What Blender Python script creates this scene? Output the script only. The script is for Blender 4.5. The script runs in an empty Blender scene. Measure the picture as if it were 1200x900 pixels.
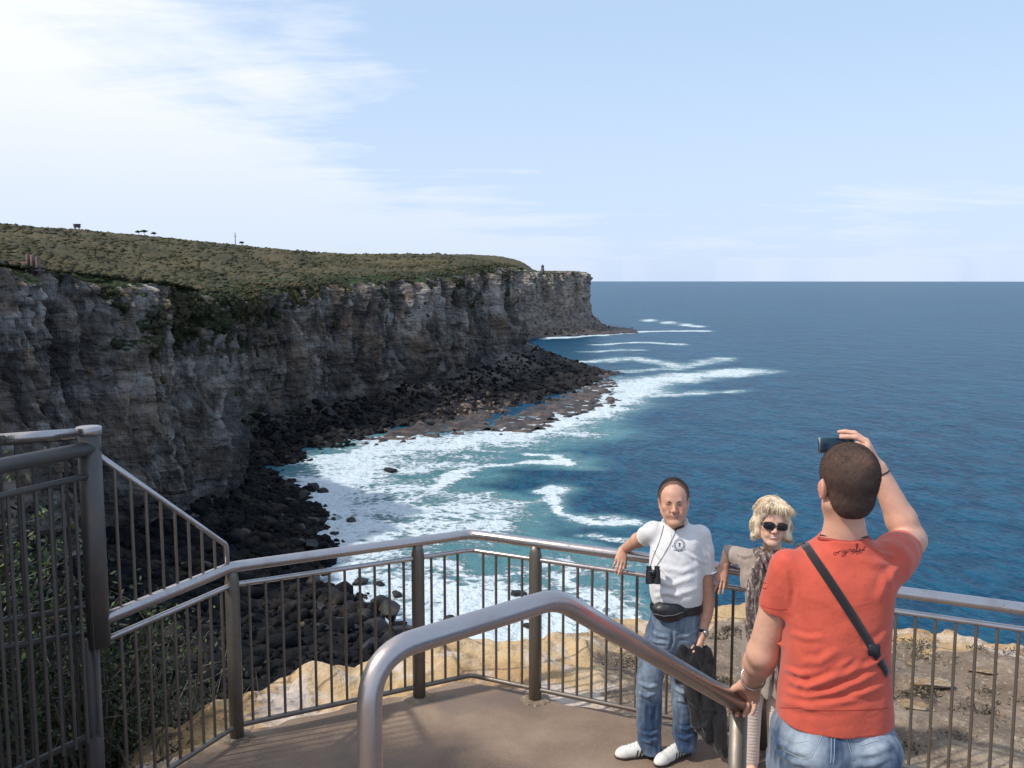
import bpy, math, random
import numpy as np
from mathutils import Vector
from mathutils.bvhtree import BVHTree
random.seed(7); rng = np.random.default_rng(7)
R = math.radians
scene = bpy.context.scene
col = scene.collection
# ------------------------------------------------------------- camera model
FPX = 1105.0; PITCH = R(6.3); CAM_Z = 2.9; SEA = -67.0
def ray(px, py):
    xc = (px-600)/FPX; zc = -(py-450)/FPX
    return np.array([xc, math.cos(PITCH)+math.sin(PITCH)*zc, -math.sin(PITCH)+math.cos(PITCH)*zc])
def W(px, py, Y):
    r = ray(px, py); t = Y/r[1]
    return np.array([r[0]*t, Y, CAM_Z+r[2]*t])
def G(px, py, z=0.0):
    r = ray(px, py); t = (z-CAM_Z)/r[2]
    return np.array([r[0]*t, r[1]*t, z])
def pix(p):
    x, y, z = p[0], p[1], p[2]-CAM_Z
    f = y*math.cos(PITCH)-z*math.sin(PITCH); v = y*math.sin(PITCH)+z*math.cos(PITCH)
    return 600+FPX*x/f, 450-FPX*v/f
# ------------------------------------------------------------- noise (numpy)
_perm = np.arange(256); np.random.default_rng(3).shuffle(_perm); _perm = np.concatenate([_perm, _perm, _perm])
_grad = np.random.default_rng(5).normal(size=(256, 3)); _grad /= np.linalg.norm(_grad, axis=1)[:, None]
_grad = _grad.astype(np.float32)
def perlin(x, y, z):
    x, y, z = np.broadcast_arrays(np.asarray(x, np.float32), np.asarray(y, np.float32), np.asarray(z, np.float32))
    xi = np.floor(x).astype(np.int32); yi = np.floor(y).astype(np.int32); zi = np.floor(z).astype(np.int32)
    xf = x-xi; yf = y-yi; zf = z-zi
    u = xf*xf*xf*(xf*(xf*6-15)+10); v = yf*yf*yf*(yf*(yf*6-15)+10); w = zf*zf*zf*(zf*(zf*6-15)+10)
    def g(dx, dy, dz):
        h = _perm[(_perm[(_perm[(xi+dx) & 255]+yi+dy) & 255]+zi+dz) & 255]
        gr = _grad[h]
        return gr[..., 0]*(xf-dx)+gr[..., 1]*(yf-dy)+gr[..., 2]*(zf-dz)
    x00 = g(0,0,0)*(1-u)+g(1,0,0)*u; x10 = g(0,1,0)*(1-u)+g(1,1,0)*u
    x01 = g(0,0,1)*(1-u)+g(1,0,1)*u; x11 = g(0,1,1)*(1-u)+g(1,1,1)*u
    return ((x00*(1-v)+x10*v)*(1-w)+(x01*(1-v)+x11*v)*w)*1.6
def fbm(x, y, z, o=4, gain=.5):
    s = 0; a = 1.0; f = 1.0
    for i in range(o):
        s = s+a*perlin(x*f+17*i, y*f+5*i, z*f+9*i); a *= gain; f *= 2.03
    return s
def sstep(a, b, x):
    t = np.clip((x-a)/(b-a), 0, 1); return t*t*(3-2*t)
# ------------------------------------------------------------- object helpers
def tag(o, label=None, cat=None, group=None, kind=None):
    if label: o['label'] = label
    if cat: o['category'] = cat
    if group: o['group'] = group
    if kind: o['kind'] = kind
    return o
def empty(name, loc=(0, 0, 0)):
    o = bpy.data.objects.new(name, None); o.location = loc; o.empty_display_size = .1; col.objects.link(o); return o
def link(name, me, parent=None, mat=None):
    o = bpy.data.objects.new(name, me); col.objects.link(o)
    if mat is not None and len(me.materials) == 0:
        me.materials.append(mat)
    if parent is not None:
        o.parent = parent
        if parent.parent is None:
            o.location = -parent.location
        else:
            o.location = (0, 0, 0)
    return o
def mesh_np(name, V, F, mat=None, parent=None, smooth=True, attrs=None, vcol=None):
    """V (n,3); F (m,k) array with constant k or list of such arrays"""
    me = bpy.data.meshes.new(name)
    V = np.asarray(V, np.float32)
    Fs = F if isinstance(F, list) else [F]
    Fs = [np.asarray(f, np.int32) for f in Fs if len(f)]
    me.vertices.add(len(V)); me.vertices.foreach_set('co', V.ravel())
    loops = np.concatenate([f.ravel() for f in Fs]); tot = np.concatenate([np.full(len(f), f.shape[1], np.int32) for f in Fs])
    start = np.concatenate([[0], np.cumsum(tot)[:-1]]).astype(np.int32)
    me.loops.add(len(loops)); me.loops.foreach_set('vertex_index', loops)
    me.polygons.add(len(tot)); me.polygons.foreach_set('loop_start', start); me.polygons.foreach_set('loop_total', tot)
    if smooth: me.polygons.foreach_set('use_smooth', np.ones(len(tot), bool))
    me.update(calc_edges=True)
    for k, a in (attrs or {}).items():
        at = me.attributes.new(k, 'FLOAT', 'POINT'); at.data.foreach_set('value', np.asarray(a, np.float32).ravel())
    if vcol is not None:
        at = me.attributes.new('Col', 'FLOAT_COLOR', 'POINT')
        c = np.ones((len(V), 4), np.float32); c[:, :3] = vcol; at.data.foreach_set('color', c.ravel())
    return link(name, me, parent, mat)
def grid_faces(nu, nv, wrap=False):
    i = np.arange(nu-1 if not wrap else nu)[:, None]; j = np.arange(nv-1)[None, :]
    a = i*nv+j; b = ((i+1) % nu)*nv+j
    return np.stack([a, b, b+1, a+1], -1).reshape(-1, 4)
class MB:
    def __init__(s): s.V = []; s.F3 = []; s.F4 = []; s.n = 0
    def add(s, V, F):
        V = np.asarray(V, np.float32).reshape(-1, 3); F = np.asarray(F, np.int32)
        if F.shape[1] == 4: s.F4.append(F+s.n)
        else: s.F3.append(F+s.n)
        s.V.append(V); s.n += len(V); return s
    def tube(s, pts, r, n=12, caps=True, closed=False):
        pts = np.asarray(pts, float); m = len(pts)
        rr = np.full(m, r) if np.isscalar(r) else np.asarray(r, float)
        T = np.zeros_like(pts)
        if closed: T = np.roll(pts, -1, 0)-np.roll(pts, 1, 0)
        else:
            T[1:-1] = pts[2:]-pts[:-2]; T[0] = pts[1]-pts[0]; T[-1] = pts[-1]-pts[-2]
        T /= np.linalg.norm(T, axis=1)[:, None]+1e-12
        up = np.array([0, 0, 1.]) if abs(T[0][2]) < .9 else np.array([1., 0, 0])
        nrm = np.cross(T[0], up); nrm /= np.linalg.norm(nrm)
        a = np.linspace(0, 2*math.pi, n, endpoint=False); V = []
        for k in range(m):
            nrm = nrm-T[k]*nrm.dot(T[k]); nrm /= np.linalg.norm(nrm)+1e-12
            b = np.cross(T[k], nrm)
            V.append(pts[k]+rr[k]*(np.cos(a)[:, None]*nrm+np.sin(a)[:, None]*b))
        V = np.concatenate(V)
        i = np.arange(m if closed else m-1)[:, None]; j = np.arange(n)[None, :]
        a0 = i*n+j; a1 = i*n+(j+1) % n; b0 = ((i+1) % m)*n+j; b1 = ((i+1) % m)*n+(j+1) % n
        F = np.stack([a0, a1, b1, b0], -1).reshape(-1, 4)
        base = s.n; s.add(V, F)
        if caps and not closed:
            for k, rev in ((0, True), (m-1, False)):
                c = s.n; s.V.append(pts[k][None].astype(np.float32)); s.n += 1
                jj = np.arange(n); q = base+k*n
                f = np.stack([q+jj, q+(jj+1) % n, np.full(n, c)], -1)
                if rev: f = f[:, ::-1]
                s.F3.append(f.astype(np.int32))
        return s
    def box(s, c, size, rz=0.0, bev=0.0):
        c = np.asarray(c, float); h = np.asarray(size, float)/2
        if bev <= 0:
            v = np.array([[x, y, z] for x in (-1, 1) for y in (-1, 1) for z in (-1, 1)], float)*h
            F = [[0,1,3,2],[4,6,7,5],[0,4,5,1],[2,3,7,6],[0,2,6,4],[1,5,7,3]]
        else:
            b = min(bev, min(h)*.9); V = []; 
            for sx in (-1, 1):
                for sy in (-1, 1):
                    for sz in (-1, 1):
                        for ax in range(3):
                            p = np.array([sx*h[0], sy*h[1], sz*h[2]], float)
                            for q in range(3):
                                if q != ax: p[q] -= np.sign(p[q])*b
                            V.append(p)
            v = np.array(V)
            import itertools
            def idx(sx, sy, sz, ax): return ((((sx > 0)*2+(sy > 0))*2+(sz > 0))*3+ax)
            F = []
            for ax in range(3):
                o1, o2 = [q for q in range(3) if q != ax]
                for sg in (-1, 1):
                    quad = []
                    for (s1, s2) in ((-1,-1),(1,-1),(1,1),(-1,1)):
                        t = [0,0,0]; t[ax] = sg; t[o1] = s1; t[o2] = s2; quad.append(idx(*t, ax))
                    F.append(quad)
            for ax in range(3):
                o1, o2 = [q for q in range(3) if q != ax]
                for s1 in (-1, 1):
                    for s2 in (-1, 1):
                        q = []
                        for sg, a_ in ((-1,o1),(1,o1),(1,o2),(-1,o2)):
                            t = [0,0,0]; t[ax] = sg; t[o1] = s1; t[o2] = s2; q.append(idx(*t, a_))
                        F.append(q)
            tri = []
            for sx in (-1,1):
                for sy in (-1,1):
                    for sz in (-1,1): tri.append([idx(sx,sy,sz,0), idx(sx,sy,sz,1), idx(sx,sy,sz,2)])
            F3 = np.array(tri, int)
        ca, sa = math.cos(rz), math.sin(rz)
        v = np.stack([v[:, 0]*ca-v[:, 1]*sa, v[:, 0]*sa+v[:, 1]*ca, v[:, 2]], -1)+c
        base = s.n; s.add(v, F)
        if bev > 0: s.F3.append((F3+base).astype(np.int32))
        return s
    def build(s, name, mat, parent=None, smooth=True, fixn=True, sharp=None):
        F = []
        if s.F4: F.append(np.concatenate(s.F4))
        if s.F3: F.append(np.concatenate(s.F3))
        o = mesh_np(name, np.concatenate(s.V), F, mat, parent, smooth)
        if fixn:
            import bmesh
            bm = bmesh.new(); bm.from_mesh(o.data); bmesh.ops.recalc_face_normals(bm, faces=bm.faces)
            bm.to_mesh(o.data); bm.free()
        if sharp: 
            try: o.data.set_sharp_from_angle(angle=R(sharp))
            except Exception: pass
        return o
def ico(sub=2):
    import bmesh
    bm = bmesh.new(); bmesh.ops.create_icosphere(bm, subdivisions=sub, radius=1)
    V = np.array([v.co[:] for v in bm.verts]); F = np.array([[v.index for v in f.verts] for f in bm.faces]); bm.free()
    return V, F
# ------------------------------------------------------------- material helper
class NT:
    def __init__(s, name):
        s.m = bpy.data.materials.new(name); s.m.use_nodes = True; s.t = s.m.node_tree; s.t.nodes.clear()
        s.out = s.n('ShaderNodeOutputMaterial'); s.b = s.n('ShaderNodeBsdfPrincipled'); s.l(s.b.outputs[0], s.out.inputs['Surface'])
        s.geo = None
    def n(s, t, **k):
        nd = s.t.nodes.new(t)
        for a, b in k.items(): setattr(nd, a, b)
        return nd
    def l(s, a, b): s.t.links.new(a, b)
    def set(s, nd, key, v):
        if hasattr(v, 'is_output') or isinstance(v, bpy.types.NodeSocket): s.l(v, nd.inputs[key])
        else: nd.inputs[key].default_value = v
        return nd
    def pos(s, scale=(1, 1, 1), rot=(0, 0, 0), src='Object'):
        tc = s.n('ShaderNodeTexCoord'); mp = s.n('ShaderNodeMapping'); s.l(tc.outputs[src], mp.inputs['Vector'])
        mp.inputs['Scale'].default_value = scale; mp.inputs['Rotation'].default_value = rot
        return mp.outputs[0]
    def noise(s, scale=5, detail=4, rough=.5, vec=None, dist=0, out='Fac'):
        nd = s.n('ShaderNodeTexNoise'); nd.inputs['Scale'].default_value = scale; nd.inputs['Detail'].default_value = detail
        nd.inputs['Roughness'].default_value = rough; nd.inputs['Distortion'].default_value = dist
        s.l(vec if vec is not None else s.pos(), nd.inputs['Vector']); return nd.outputs[out]
    def voro(s, scale=5, vec=None, feature='F1', out='Distance'):
        nd = s.n('ShaderNodeTexVoronoi'); nd.feature = feature; nd.inputs['Scale'].default_value = scale
        s.l(vec if vec is not None else s.pos(), nd.inputs['Vector']); return nd.outputs[out]
    def ramp(s, fac, stops, interp='LINEAR'):
        nd = s.n('ShaderNodeValToRGB'); s.l(fac, nd.inputs[0]); cr = nd.color_ramp; cr.interpolation = interp
        while len(cr.elements) > 1: cr.elements.remove(cr.elements[-1])
        for i, (p, c) in enumerate(stops):
            e = cr.elements[0] if i == 0 else cr.elements.new(p)
            e.position = p; e.color = (c, c, c, 1) if np.isscalar(c) else (*c, 1)
        return nd.outputs[0]
    def math(s, op, a, b=None, c=None, clamp=False):
        nd = s.n('ShaderNodeMath', operation=op); nd.use_clamp = clamp
        for i, v in enumerate((a, b, c)):
            if v is None: continue
            if isinstance(v, bpy.types.NodeSocket): s.l(v, nd.inputs[i])
            else: nd.inputs[i].default_value = v
        return nd.outputs[0]
    def mr(s, v, a, b, c=0, d=1, smooth=True):
        nd = s.n('ShaderNodeMapRange'); nd.interpolation_type = 'SMOOTHSTEP' if smooth else 'LINEAR'
        s.l(v, nd.inputs[0])
        for i, x in zip((1, 2, 3, 4), (a, b, c, d)): 
            if isinstance(x, bpy.types.NodeSocket): s.l(x, nd.inputs[i])
            else: nd.inputs[i].default_value = x
        return nd.outputs[0]
    def mix(s, fac, a, b, blend='MIX'):
        nd = s.n('ShaderNodeMix', data_type='RGBA', blend_type=blend)
        for i, v in ((0, fac), (6, a), (7, b)):
            if isinstance(v, bpy.types.NodeSocket): s.l(v, nd.inputs[i])
            elif i == 0: nd.inputs[0].default_value = v
            else: nd.inputs[i].default_value = (*v, 1)
        return nd.outputs[2]
    def attr(s, name, out='Fac'):
        nd = s.n('ShaderNodeAttribute'); nd.attribute_name = name; return nd.outputs[out]
    def nz(s, axis='Z'):
        g = s.n('ShaderNodeNewGeometry'); sp = s.n('ShaderNodeSeparateXYZ'); s.l(g.outputs['Normal'], sp.inputs[0]); return sp.outputs[axis]
    def posz(s, axis='Z'):
        g = s.n('ShaderNodeNewGeometry'); sp = s.n('ShaderNodeSeparateXYZ'); s.l(g.outputs['Position'], sp.inputs[0]); return sp.outputs[axis]
    def base(s, v): s.set(s.b, 'Base Color', v if isinstance(v, bpy.types.NodeSocket) else (*v, 1)); return s
    def rough(s, v): s.set(s.b, 'Roughness', v); return s
    def bump(s, h, strength=.3, dist=.01, prev=None):
        nd = s.n('ShaderNodeBump'); nd.inputs['Strength'].default_value = strength; nd.inputs['Distance'].default_value = dist
        s.l(h, nd.inputs['Height'])
        if prev is not None: s.l(prev, nd.inputs['Normal'])
        s.l(nd.outputs[0], s.b.inputs['Normal']); return nd.outputs[0]
# ============================================================= camera, light, sky
cam = bpy.data.cameras.new('camera'); camo = bpy.data.objects.new('camera', cam); col.objects.link(camo)
camo.location = (0, 0, CAM_Z); camo.rotation_euler = (math.pi/2-PITCH, 0, 0)
cam.sensor_width = 36; cam.lens = 36*FPX/1200; cam.clip_end = 80000; cam.clip_start = .05
scene.camera = camo
SUN = np.array([-.67, -.28, .80]); SUN /= np.linalg.norm(SUN)
sl = bpy.data.lights.new('sun', 'SUN'); sl.energy = 3.1; sl.angle = R(1.5); sl.color = (1, .94, .85)
so = bpy.data.objects.new('sun', sl); col.objects.link(so); so.location = (-20, -10, 30)
so.rotation_euler = Vector(-SUN).to_track_quat('-Z', 'Y').to_euler()
world = bpy.data.worlds.new('World'); scene.world = world; world.use_nodes = True
wt = world.node_tree; wt.nodes.clear()
class WT(NT):
    def __init__(s, t): s.t = t
w = WT(wt)
sky = w.n('ShaderNodeTexSky', sky_type='NISHITA'); sky.sun_disc = False
sky.sun_elevation = math.asin(SUN[2]); sky.sun_rotation = math.atan2(SUN[0], SUN[1])
sky.air_density = 1.0; sky.dust_density = .6; sky.ozone_density = 2.0; sky.altitude = 70
tc = w.n('ShaderNodeTexCoord'); sp = w.n('ShaderNodeSeparateXYZ'); w.l(tc.outputs['Generated'], sp.inputs[0])
# cloud layer: project direction on a high plane
zz = w.math('MAXIMUM', sp.outputs['Z'], .02); zz2 = w.math('ADD', zz, .10)
cx = w.math('DIVIDE', sp.outputs['X'], zz2); cy = w.math('DIVIDE', sp.outputs['Y'], zz2)
cb = w.n('ShaderNodeCombineXYZ'); w.l(cx, cb.inputs[0]); w.l(cy, cb.inputs[1])
n1 = w.noise(.62, 7, .56, cb.outputs[0], .5)
mp = w.n('ShaderNodeMapping'); w.l(cb.outputs[0], mp.inputs[0]); mp.inputs['Scale'].default_value = (.45, 1.5, 1); mp.inputs['Rotation'].default_value = (0, 0, .25)
n2 = w.noise(1.3, 8, .62, mp.outputs[0], .8)
az = w.math('ARCTAN2', sp.outputs['X'], sp.outputs['Y'])
left = w.mr(az, -.56, .12, 1.0, 0.0)                      # more cloud to the left
hor = w.mr(zz, .0, .19, 1.0, 0.0)                       # cloud bank near the horizon
cover = w.math('ADD', w.math('MULTIPLY', left, .40), w.math('MULTIPLY', hor, .30))
cover = w.math('SUBTRACT', cover, w.math('MULTIPLY', w.mr(az, .0, .6), .05))
nn = w.math('ADD', w.math('MULTIPLY', n1, .62), w.math('MULTIPLY', n2, .38))
cf = w.mr(w.math('ADD', nn, cover), .57, .86)
hz = w.mr(zz, .0, .26, .58, .20)
cf = w.math('MAXIMUM', cf, hz)
cf = w.math('MULTIPLY', cf, .93)
skyc = w.mix(.6, sky.outputs[0], (4.5, 7.0, 10.6))
cloud = w.mix(w.mr(zz, 0, .25), (6.6, 7.5, 9.4), (9.3, 9.45, 9.9))
fin = w.mix(cf, skyc, cloud)
bg = w.n('ShaderNodeBackground'); w.l(fin, bg.inputs[0]); bg.inputs[1].default_value = .092
wo = w.n('ShaderNodeOutputWorld'); w.l(bg.outputs[0], wo.inputs[0])
scene.view_settings.view_transform = 'Standard'; scene.view_settings.look = 'None'; scene.view_settings.gamma = 1
scene.view_settings.exposure = EXPO = 0.28; scene.view_settings.use_curve_mapping = False
# ============================================================= coast definition
ctrl = np.array([  # X, Y, rim z, foot z, apron width
 (-75, -60, 8, -50, 30), (-98, 40, 9, -50, 45), (-104, 120, 8, -52, 58), (-99, 178, 6, -52, 50), (-90, 225, 3, -55, 42),
 (-79, 262, -1, -58, 30), (-101, 300, -10, -59, 28), (-126, 362, -9, -58, 44), (-104, 430, -2, -57, 42), (-63, 500, 2, -55, 46),
 (-22, 590, 5.5, -51, 62), (1, 670, 10.5, -48, 68), (11, 735, 12.5, -47, 62), (-6, 800, 12, -50, 26), (-38, 930, 11, -55, 12),
 (-20, 1110, 12.5, -50, 30), (40, 1215, 12, -44, 34), (100, 1290, 13, -46, 26), (112, 1355, 13, -46, 28), (95, 1470, 13, -50, 28), (-60, 1800, 13, -50, 28)], float)
def catmull(C, n=24):
    out = []
    P = np.vstack([2*C[0]-C[1], C, 2*C[-1]-C[-2]])
    for i in range(1, len(P)-2):
        t = np.linspace(0, 1, n, endpoint=False)[:, None]
        a, b, c, d = P[i-1], P[i], P[i+1], P[i+2]
        out.append(.5*((2*b)+(-a+c)*t+(2*a-5*b+4*c-d)*t**2+(-a+3*b-3*c+d)*t**3))
    out.append(P[-2][None]); return np.vstack(out)
cc = catmull(ctrl)
# resample with a step that grows with distance
seg = np.linalg.norm(np.diff(cc[:, :2], axis=0), axis=1); sl_ = np.concatenate([[0], np.cumsum(seg)])
us = [0.0]
while us[-1] < sl_[-1]:
    y = np.interp(us[-1], sl_, cc[:, 1]); x = np.interp(us[-1], sl_, cc[:, 0]); d = math.hypot(x, y)
    us.append(us[-1]+max(.62, .0024*d)*(1 if 165 < y < 1400 else 3.5))
us = np.array(us[:-1])
cp = np.stack([np.interp(us, sl_, cc[:, k]) for k in range(5)], -1)
tan = np.gradient(cp[:, :2], axis=0); 
k_ = np.ones(41)/41
tan = np.stack([np.convolve(np.pad(tan[:, q]/np.linalg.norm(tan, axis=1), 20, 'edge'), k_, 'valid') for q in range(2)], -1)
tan /= np.linalg.norm(tan, axis=1)[:, None]
onrm = np.stack([tan[:, 1], -tan[:, 0]], -1)               # outward (towards the sea)
poly = cp[::6, :2]; polr = cp[::6, 2]
def coast_d(x, y):
    """signed distance to the foot line (+ inland), nearest rim z"""
    x = np.asarray(x, float).ravel(); y = np.asarray(y, float).ravel()
    best = np.full(len(x), 1e18); sg = np.ones(len(x)); rz = np.zeros(len(x))
    for i in range(len(poly)-1):
        a = poly[i]; b = poly[i+1]; ab = b-a; L = ab.dot(ab)
        t = np.clip(((x-a[0])*ab[0]+(y-a[1])*ab[1])/L, 0, 1)
        dx = x-(a[0]+t*ab[0]); dy = y-(a[1]+t*ab[1]); d2 = dx*dx+dy*dy
        m = d2 < best-1e-9
        best[m] = d2[m]; sg[m] = np.sign(-(dx[m]*ab[1]-dy[m]*ab[0])+1e-12); rz[m] = (polr[i]+t*(polr[i+1]-polr[i]))[m]
    return np.sqrt(best)*sg, rz
skypx = np.array([(-700, 3.6), (-100, 3.45), (0, 2.88), (100, 2.68), (200, 2.32), (284, 1.95), (330, 1.75), (400, 1.52), (470, 1.47), (545, 1.50), (585, 1.42), (603, 1.22), (616, 1.02), (624, .50), (660, .50), (700, .45), (900, .5)])
skaz = np.arctan2(skypx[:, 0]-600, FPX*.985)
hill_az = np.linspace(-.95, .2, 240); hillZ = np.full(240, 24.0)
def plateau(x, y, d=None, rz=None):
    sh = np.shape(x)
    if d is None: d, rz = coast_d(x, y)
    x = np.ravel(x); y = np.ravel(y)
    a = np.arctan2(x, y); Z = np.interp(a, hill_az, hillZ)
    s = sstep(0, 1, np.clip(d, 0, 230)/230)**.62
    z = rz+(Z-rz)*s+fbm(x/55, y/55, 0*x, 3)*3.0*np.clip(d/60, 0, 1)
    return z.reshape(sh)
# calibrate the hill heights so that the skyline rises as it should
rr_ = np.geomspace(185, 1700, 110)
AA, RR = np.meshgrid(hill_az, rr_, indexing='ij'); XX = np.sin(AA)*RR; YY = np.cos(AA)*RR
D0, RZ0 = coast_d(XX, YY)
tgt = np.interp(hill_az, skaz, skypx[:, 1])
for it in range(8):
    z = plateau(XX, YY, D0, RZ0); z = np.where(D0.reshape(z.shape) > 3, z, -99)
    el = np.degrees(np.arctan2(z-CAM_Z, RR)); k = el.argmax(1); e = el.max(1)
    hillZ = np.clip(hillZ+(tgt-e)*R(1)*RR[np.arange(240), k]*.8, 5, 75)
    hillZ = np.convolve(np.pad(hillZ, 1, 'edge'), [.2, .6, .2], 'valid')
# ============================================================= materials of the setting
def m_cliff():
    m = NT('cliff_rock'); 
    p = m.pos()
    strata = m.noise(1.0, 5, .6, m.pos((.03, .03, .16)), .5)
    strf = m.noise(1.0, 4, .6, m.pos((.05, .05, 1.1)), .2)
    vert = m.noise(1.0, 5, .55, m.pos((.16, .16, .016)), .3)
    vert2 = m.noise(1.0, 4, .6, m.pos((.5, .5, .04)), .3)
    big = m.noise(.022, 4, .55, p); mid = m.noise(.17, 6, .65, p); fine = m.noise(.9, 5, .6, p)
    c = m.ramp(strata, [(.30, (.05, .046, .047)), (.43, (.15, .125, .105)), (.54, (.24, .215, .195)), (.68, (.40, .375, .36))])
    c = m.mix(m.mr(vert, .40, .58), m.mix(.72, c, (.07, .062, .065)), c)
    c = m.mix(m.math('MULTIPLY', m.mr(mid, .54, .66), .75), c, (.34, .24, .165))            # iron stained sandstone
    c = m.mix(m.math('MULTIPLY', m.mr(m.noise(.055, 5, .6, p, .5), .53, .62), .65), c, (.52, .47, .43))   # bleached streaks
    c = m.mix(m.math('MULTIPLY', m.mr(big, .50, .60), .55), c, (.05, .055, .06))       # weathered black varnish
    c = m.mix(m.math('MULTIPLY', m.mr(strf, .58, .68), .30), c, (.05, .045, .045)); oc = m.noise(.035, 5, .6, m.pos((1, 1, .8)), .6); c = m.mix(m.math('MULTIPLY', m.mr(oc, .54, .64), .42), c, (.30, .205, .135))
    c = m.mix(m.math('MULTIPLY', m.mr(m.posz(), -12, -52), .72), c, m.mix(.75, c, (.03, .032, .036))); c = m.mix(m.mr(m.posz(), -52, -63), c, (.028, .027, .029))   # painted shade darkens the face downward; wet and lichen black near sea
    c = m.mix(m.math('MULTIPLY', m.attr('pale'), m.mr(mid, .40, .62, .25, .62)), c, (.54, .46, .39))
    veg = m.attr('veg')
    vn = m.noise(.12, 6, .7, p); vf = m.math('ADD', veg, m.math('MULTIPLY', m.math('SUBTRACT', vn, .5), 1.9))
    up = m.nz(); vf = m.math('ADD', vf, m.math('MULTIPLY', m.mr(up, .35, .8), .38))
    gcol = m.ramp(m.noise(.5, 4, .65, p), [(.3, (.016, .028, .014)), (.5, (.03, .045, .02)), (.7, (.06, .07, .032))])
    c = m.mix(m.mr(vf, .62, .72), c, gcol)
    m.base(c).rough(.9); m.b.inputs['Specular IOR Level'].default_value = .15
    hgt = m.math('ADD', m.math('MULTIPLY', mid, 1.6), m.math('MULTIPLY', fine, .5))
    hgt = m.math('ADD', hgt, m.math('MULTIPLY', strf, .7)); hgt = m.math('ADD', hgt, m.math('MULTIPLY', vert2, .7)); hgt = m.math('ADD', hgt, m.math('MULTIPLY', m.voro(.35, m.pos((1, 1, 1.5)), 'F1'), .9))
    m.bump(hgt, .9, 1.6)
    return m.m
def m_veg(name, cols, sc=.35, bumpd=.6, tw=.0):
    m = NT(name); n = m.noise(sc, 5, .65); b = m.noise(sc*.06, 4, .6)
    c = m.ramp(n, [(.28, cols[0]), (.5, cols[1]), (.72, cols[2])])
    c = m.mix(m.mr(b, .45, .62), c, cols[3])
    v = m.attr('tone'); c = m.mix(m.mr(v, 0, 1, 0, .65), c, cols[2])
    m.base(c).rough(.85); m.b.inputs['Specular IOR Level'].default_value = .2
    m.bump(m.noise(sc*4, 4, .7), .8, bumpd); return m.m
M = {}
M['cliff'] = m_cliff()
M['heath'] = m_veg('heath', [(.024, .028, .015), (.050, .048, .026), (.095, .080, .043), (.082, .066, .036)])
M['scrub'] = m_veg('scrub', [(.016, .022, .013), (.034, .040, .021), (.092, .080, .042), (.072, .060, .032)], .5)
def m_rock(name, cols, sc=1.0, bd=.2, rough=.85):
    m = NT(name); n = m.noise(sc, 6, .6); c = m.ramp(n, [(.3, cols[0]), (.5, cols[1]), (.7, cols[2])])
    m.base(c).rough(rough); m.bump(m.noise(sc*2.5, 5, .65), .7, bd); return m.m
M['boulder'] = m_rock('boulder_rock', [(.005, .006, .008), (.013, .013, .015), (.050, .042, .037)], .25, .5, .7)
def m_rubble():
    m = NT('rubble_rock'); c = m.ramp(m.noise(.12, 6, .6), [(.3, (.004, .005, .007)), (.5, (.009, .010, .012)), (.72, (.045, .037, .033))])
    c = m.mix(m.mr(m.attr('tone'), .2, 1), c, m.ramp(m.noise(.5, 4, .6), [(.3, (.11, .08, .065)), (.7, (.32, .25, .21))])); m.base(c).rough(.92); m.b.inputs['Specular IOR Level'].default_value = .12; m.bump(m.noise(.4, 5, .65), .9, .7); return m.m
M['rubble'] = m_rubble()
_unused = (lambda *a: None)('rubble_rock', [(.006, .008, .010), (.014, .015, .018), (.075, .060, .052)], .12, .5, .8)
M['platform'] = m_rock('platform_rock', [(.015, .013, .013), (.045, .034, .030), (.14, .10, .08)], .12, .4, .6)
# ============================================================= cliffs
NU = len(us); nt, nf, nr = 46, 112, 9
rows = []
ux = us[:, None]
v_t = np.linspace(0, 1, nt); v_f = np.linspace(0, 1, nf)
X0 = cp[:, 0][:, None]; Y0 = cp[:, 1][:, None]; RZ = cp[:, 2][:, None]; FZ = cp[:, 3][:, None]; AW = cp[:, 4][:, None]
FZ = FZ+fbm(us/28, 0*us, 0*us+3, 3)[:, None]*5; AW = AW*(1+.28*fbm(us/35, 0*us+8, 0*us, 3)[:, None])
butt = fbm(us/38, 0*us, 0*us+1.5, 3)[:, None]*8*np.where(cp[:, 1] > 165, 1, .3)[:, None]     # buttresses
# apron: from under water to foot
s = v_t[None, :]; off_t = (AW+6)*(1-s)
prof = np.clip(s*1.12-.10, -.08, 1)**1; 
zt = SEA-1.5+(FZ-SEA+1.5)*np.sign(prof)*np.abs(prof)**1.25
px_ = X0+onrm[:, :1]*(off_t+butt*s); py_ = Y0+onrm[:, 1:]*(off_t+butt*s)
zt = zt+np.clip(s*6, 0, 1)*(1-.7*s)*(fbm(px_/9, py_/9, 0*px_, 4)*3.0+np.abs(fbm(px_/4, py_/4, 0*px_+4, 2))*1.6)
At = np.stack([px_, py_, zt], -1)
# face
s = v_f[None, :]; zf = FZ+(RZ-FZ)*s; zf0 = At[:, -1, 2][:, None]; zf = zf0+(RZ-zf0)*s
U = np.broadcast_to(ux, zf.shape)
def cols_(wd, wz, seed, am):
    a_ = U/wd+.45*fbm(U/wd/3, zf/30, 0*zf+seed, 2); k_ = np.floor(a_); l_ = np.floor(zf/wz+.4*fbm(U/30, zf/18, 0*zf+seed, 2)+np.sin(k_*7.1+seed)*1.3)
    h_ = np.sin(k_*12.9898+l_*78.233+seed)*43758.5453; h_ = h_-np.floor(h_); fr = np.minimum(a_-k_, 1-(a_-k_)); return (h_-.5)*am-am*.35*np.exp(-(fr/.07)**2)
lump = fbm(U/22, zf/80, 0*zf, 3)*6.5+cols_(13, 60, 1.0, 6.0)+cols_(5.2, 22, 3.0, 3.4)+cols_(2.4, 6.5, 6.0, 1.2)
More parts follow.
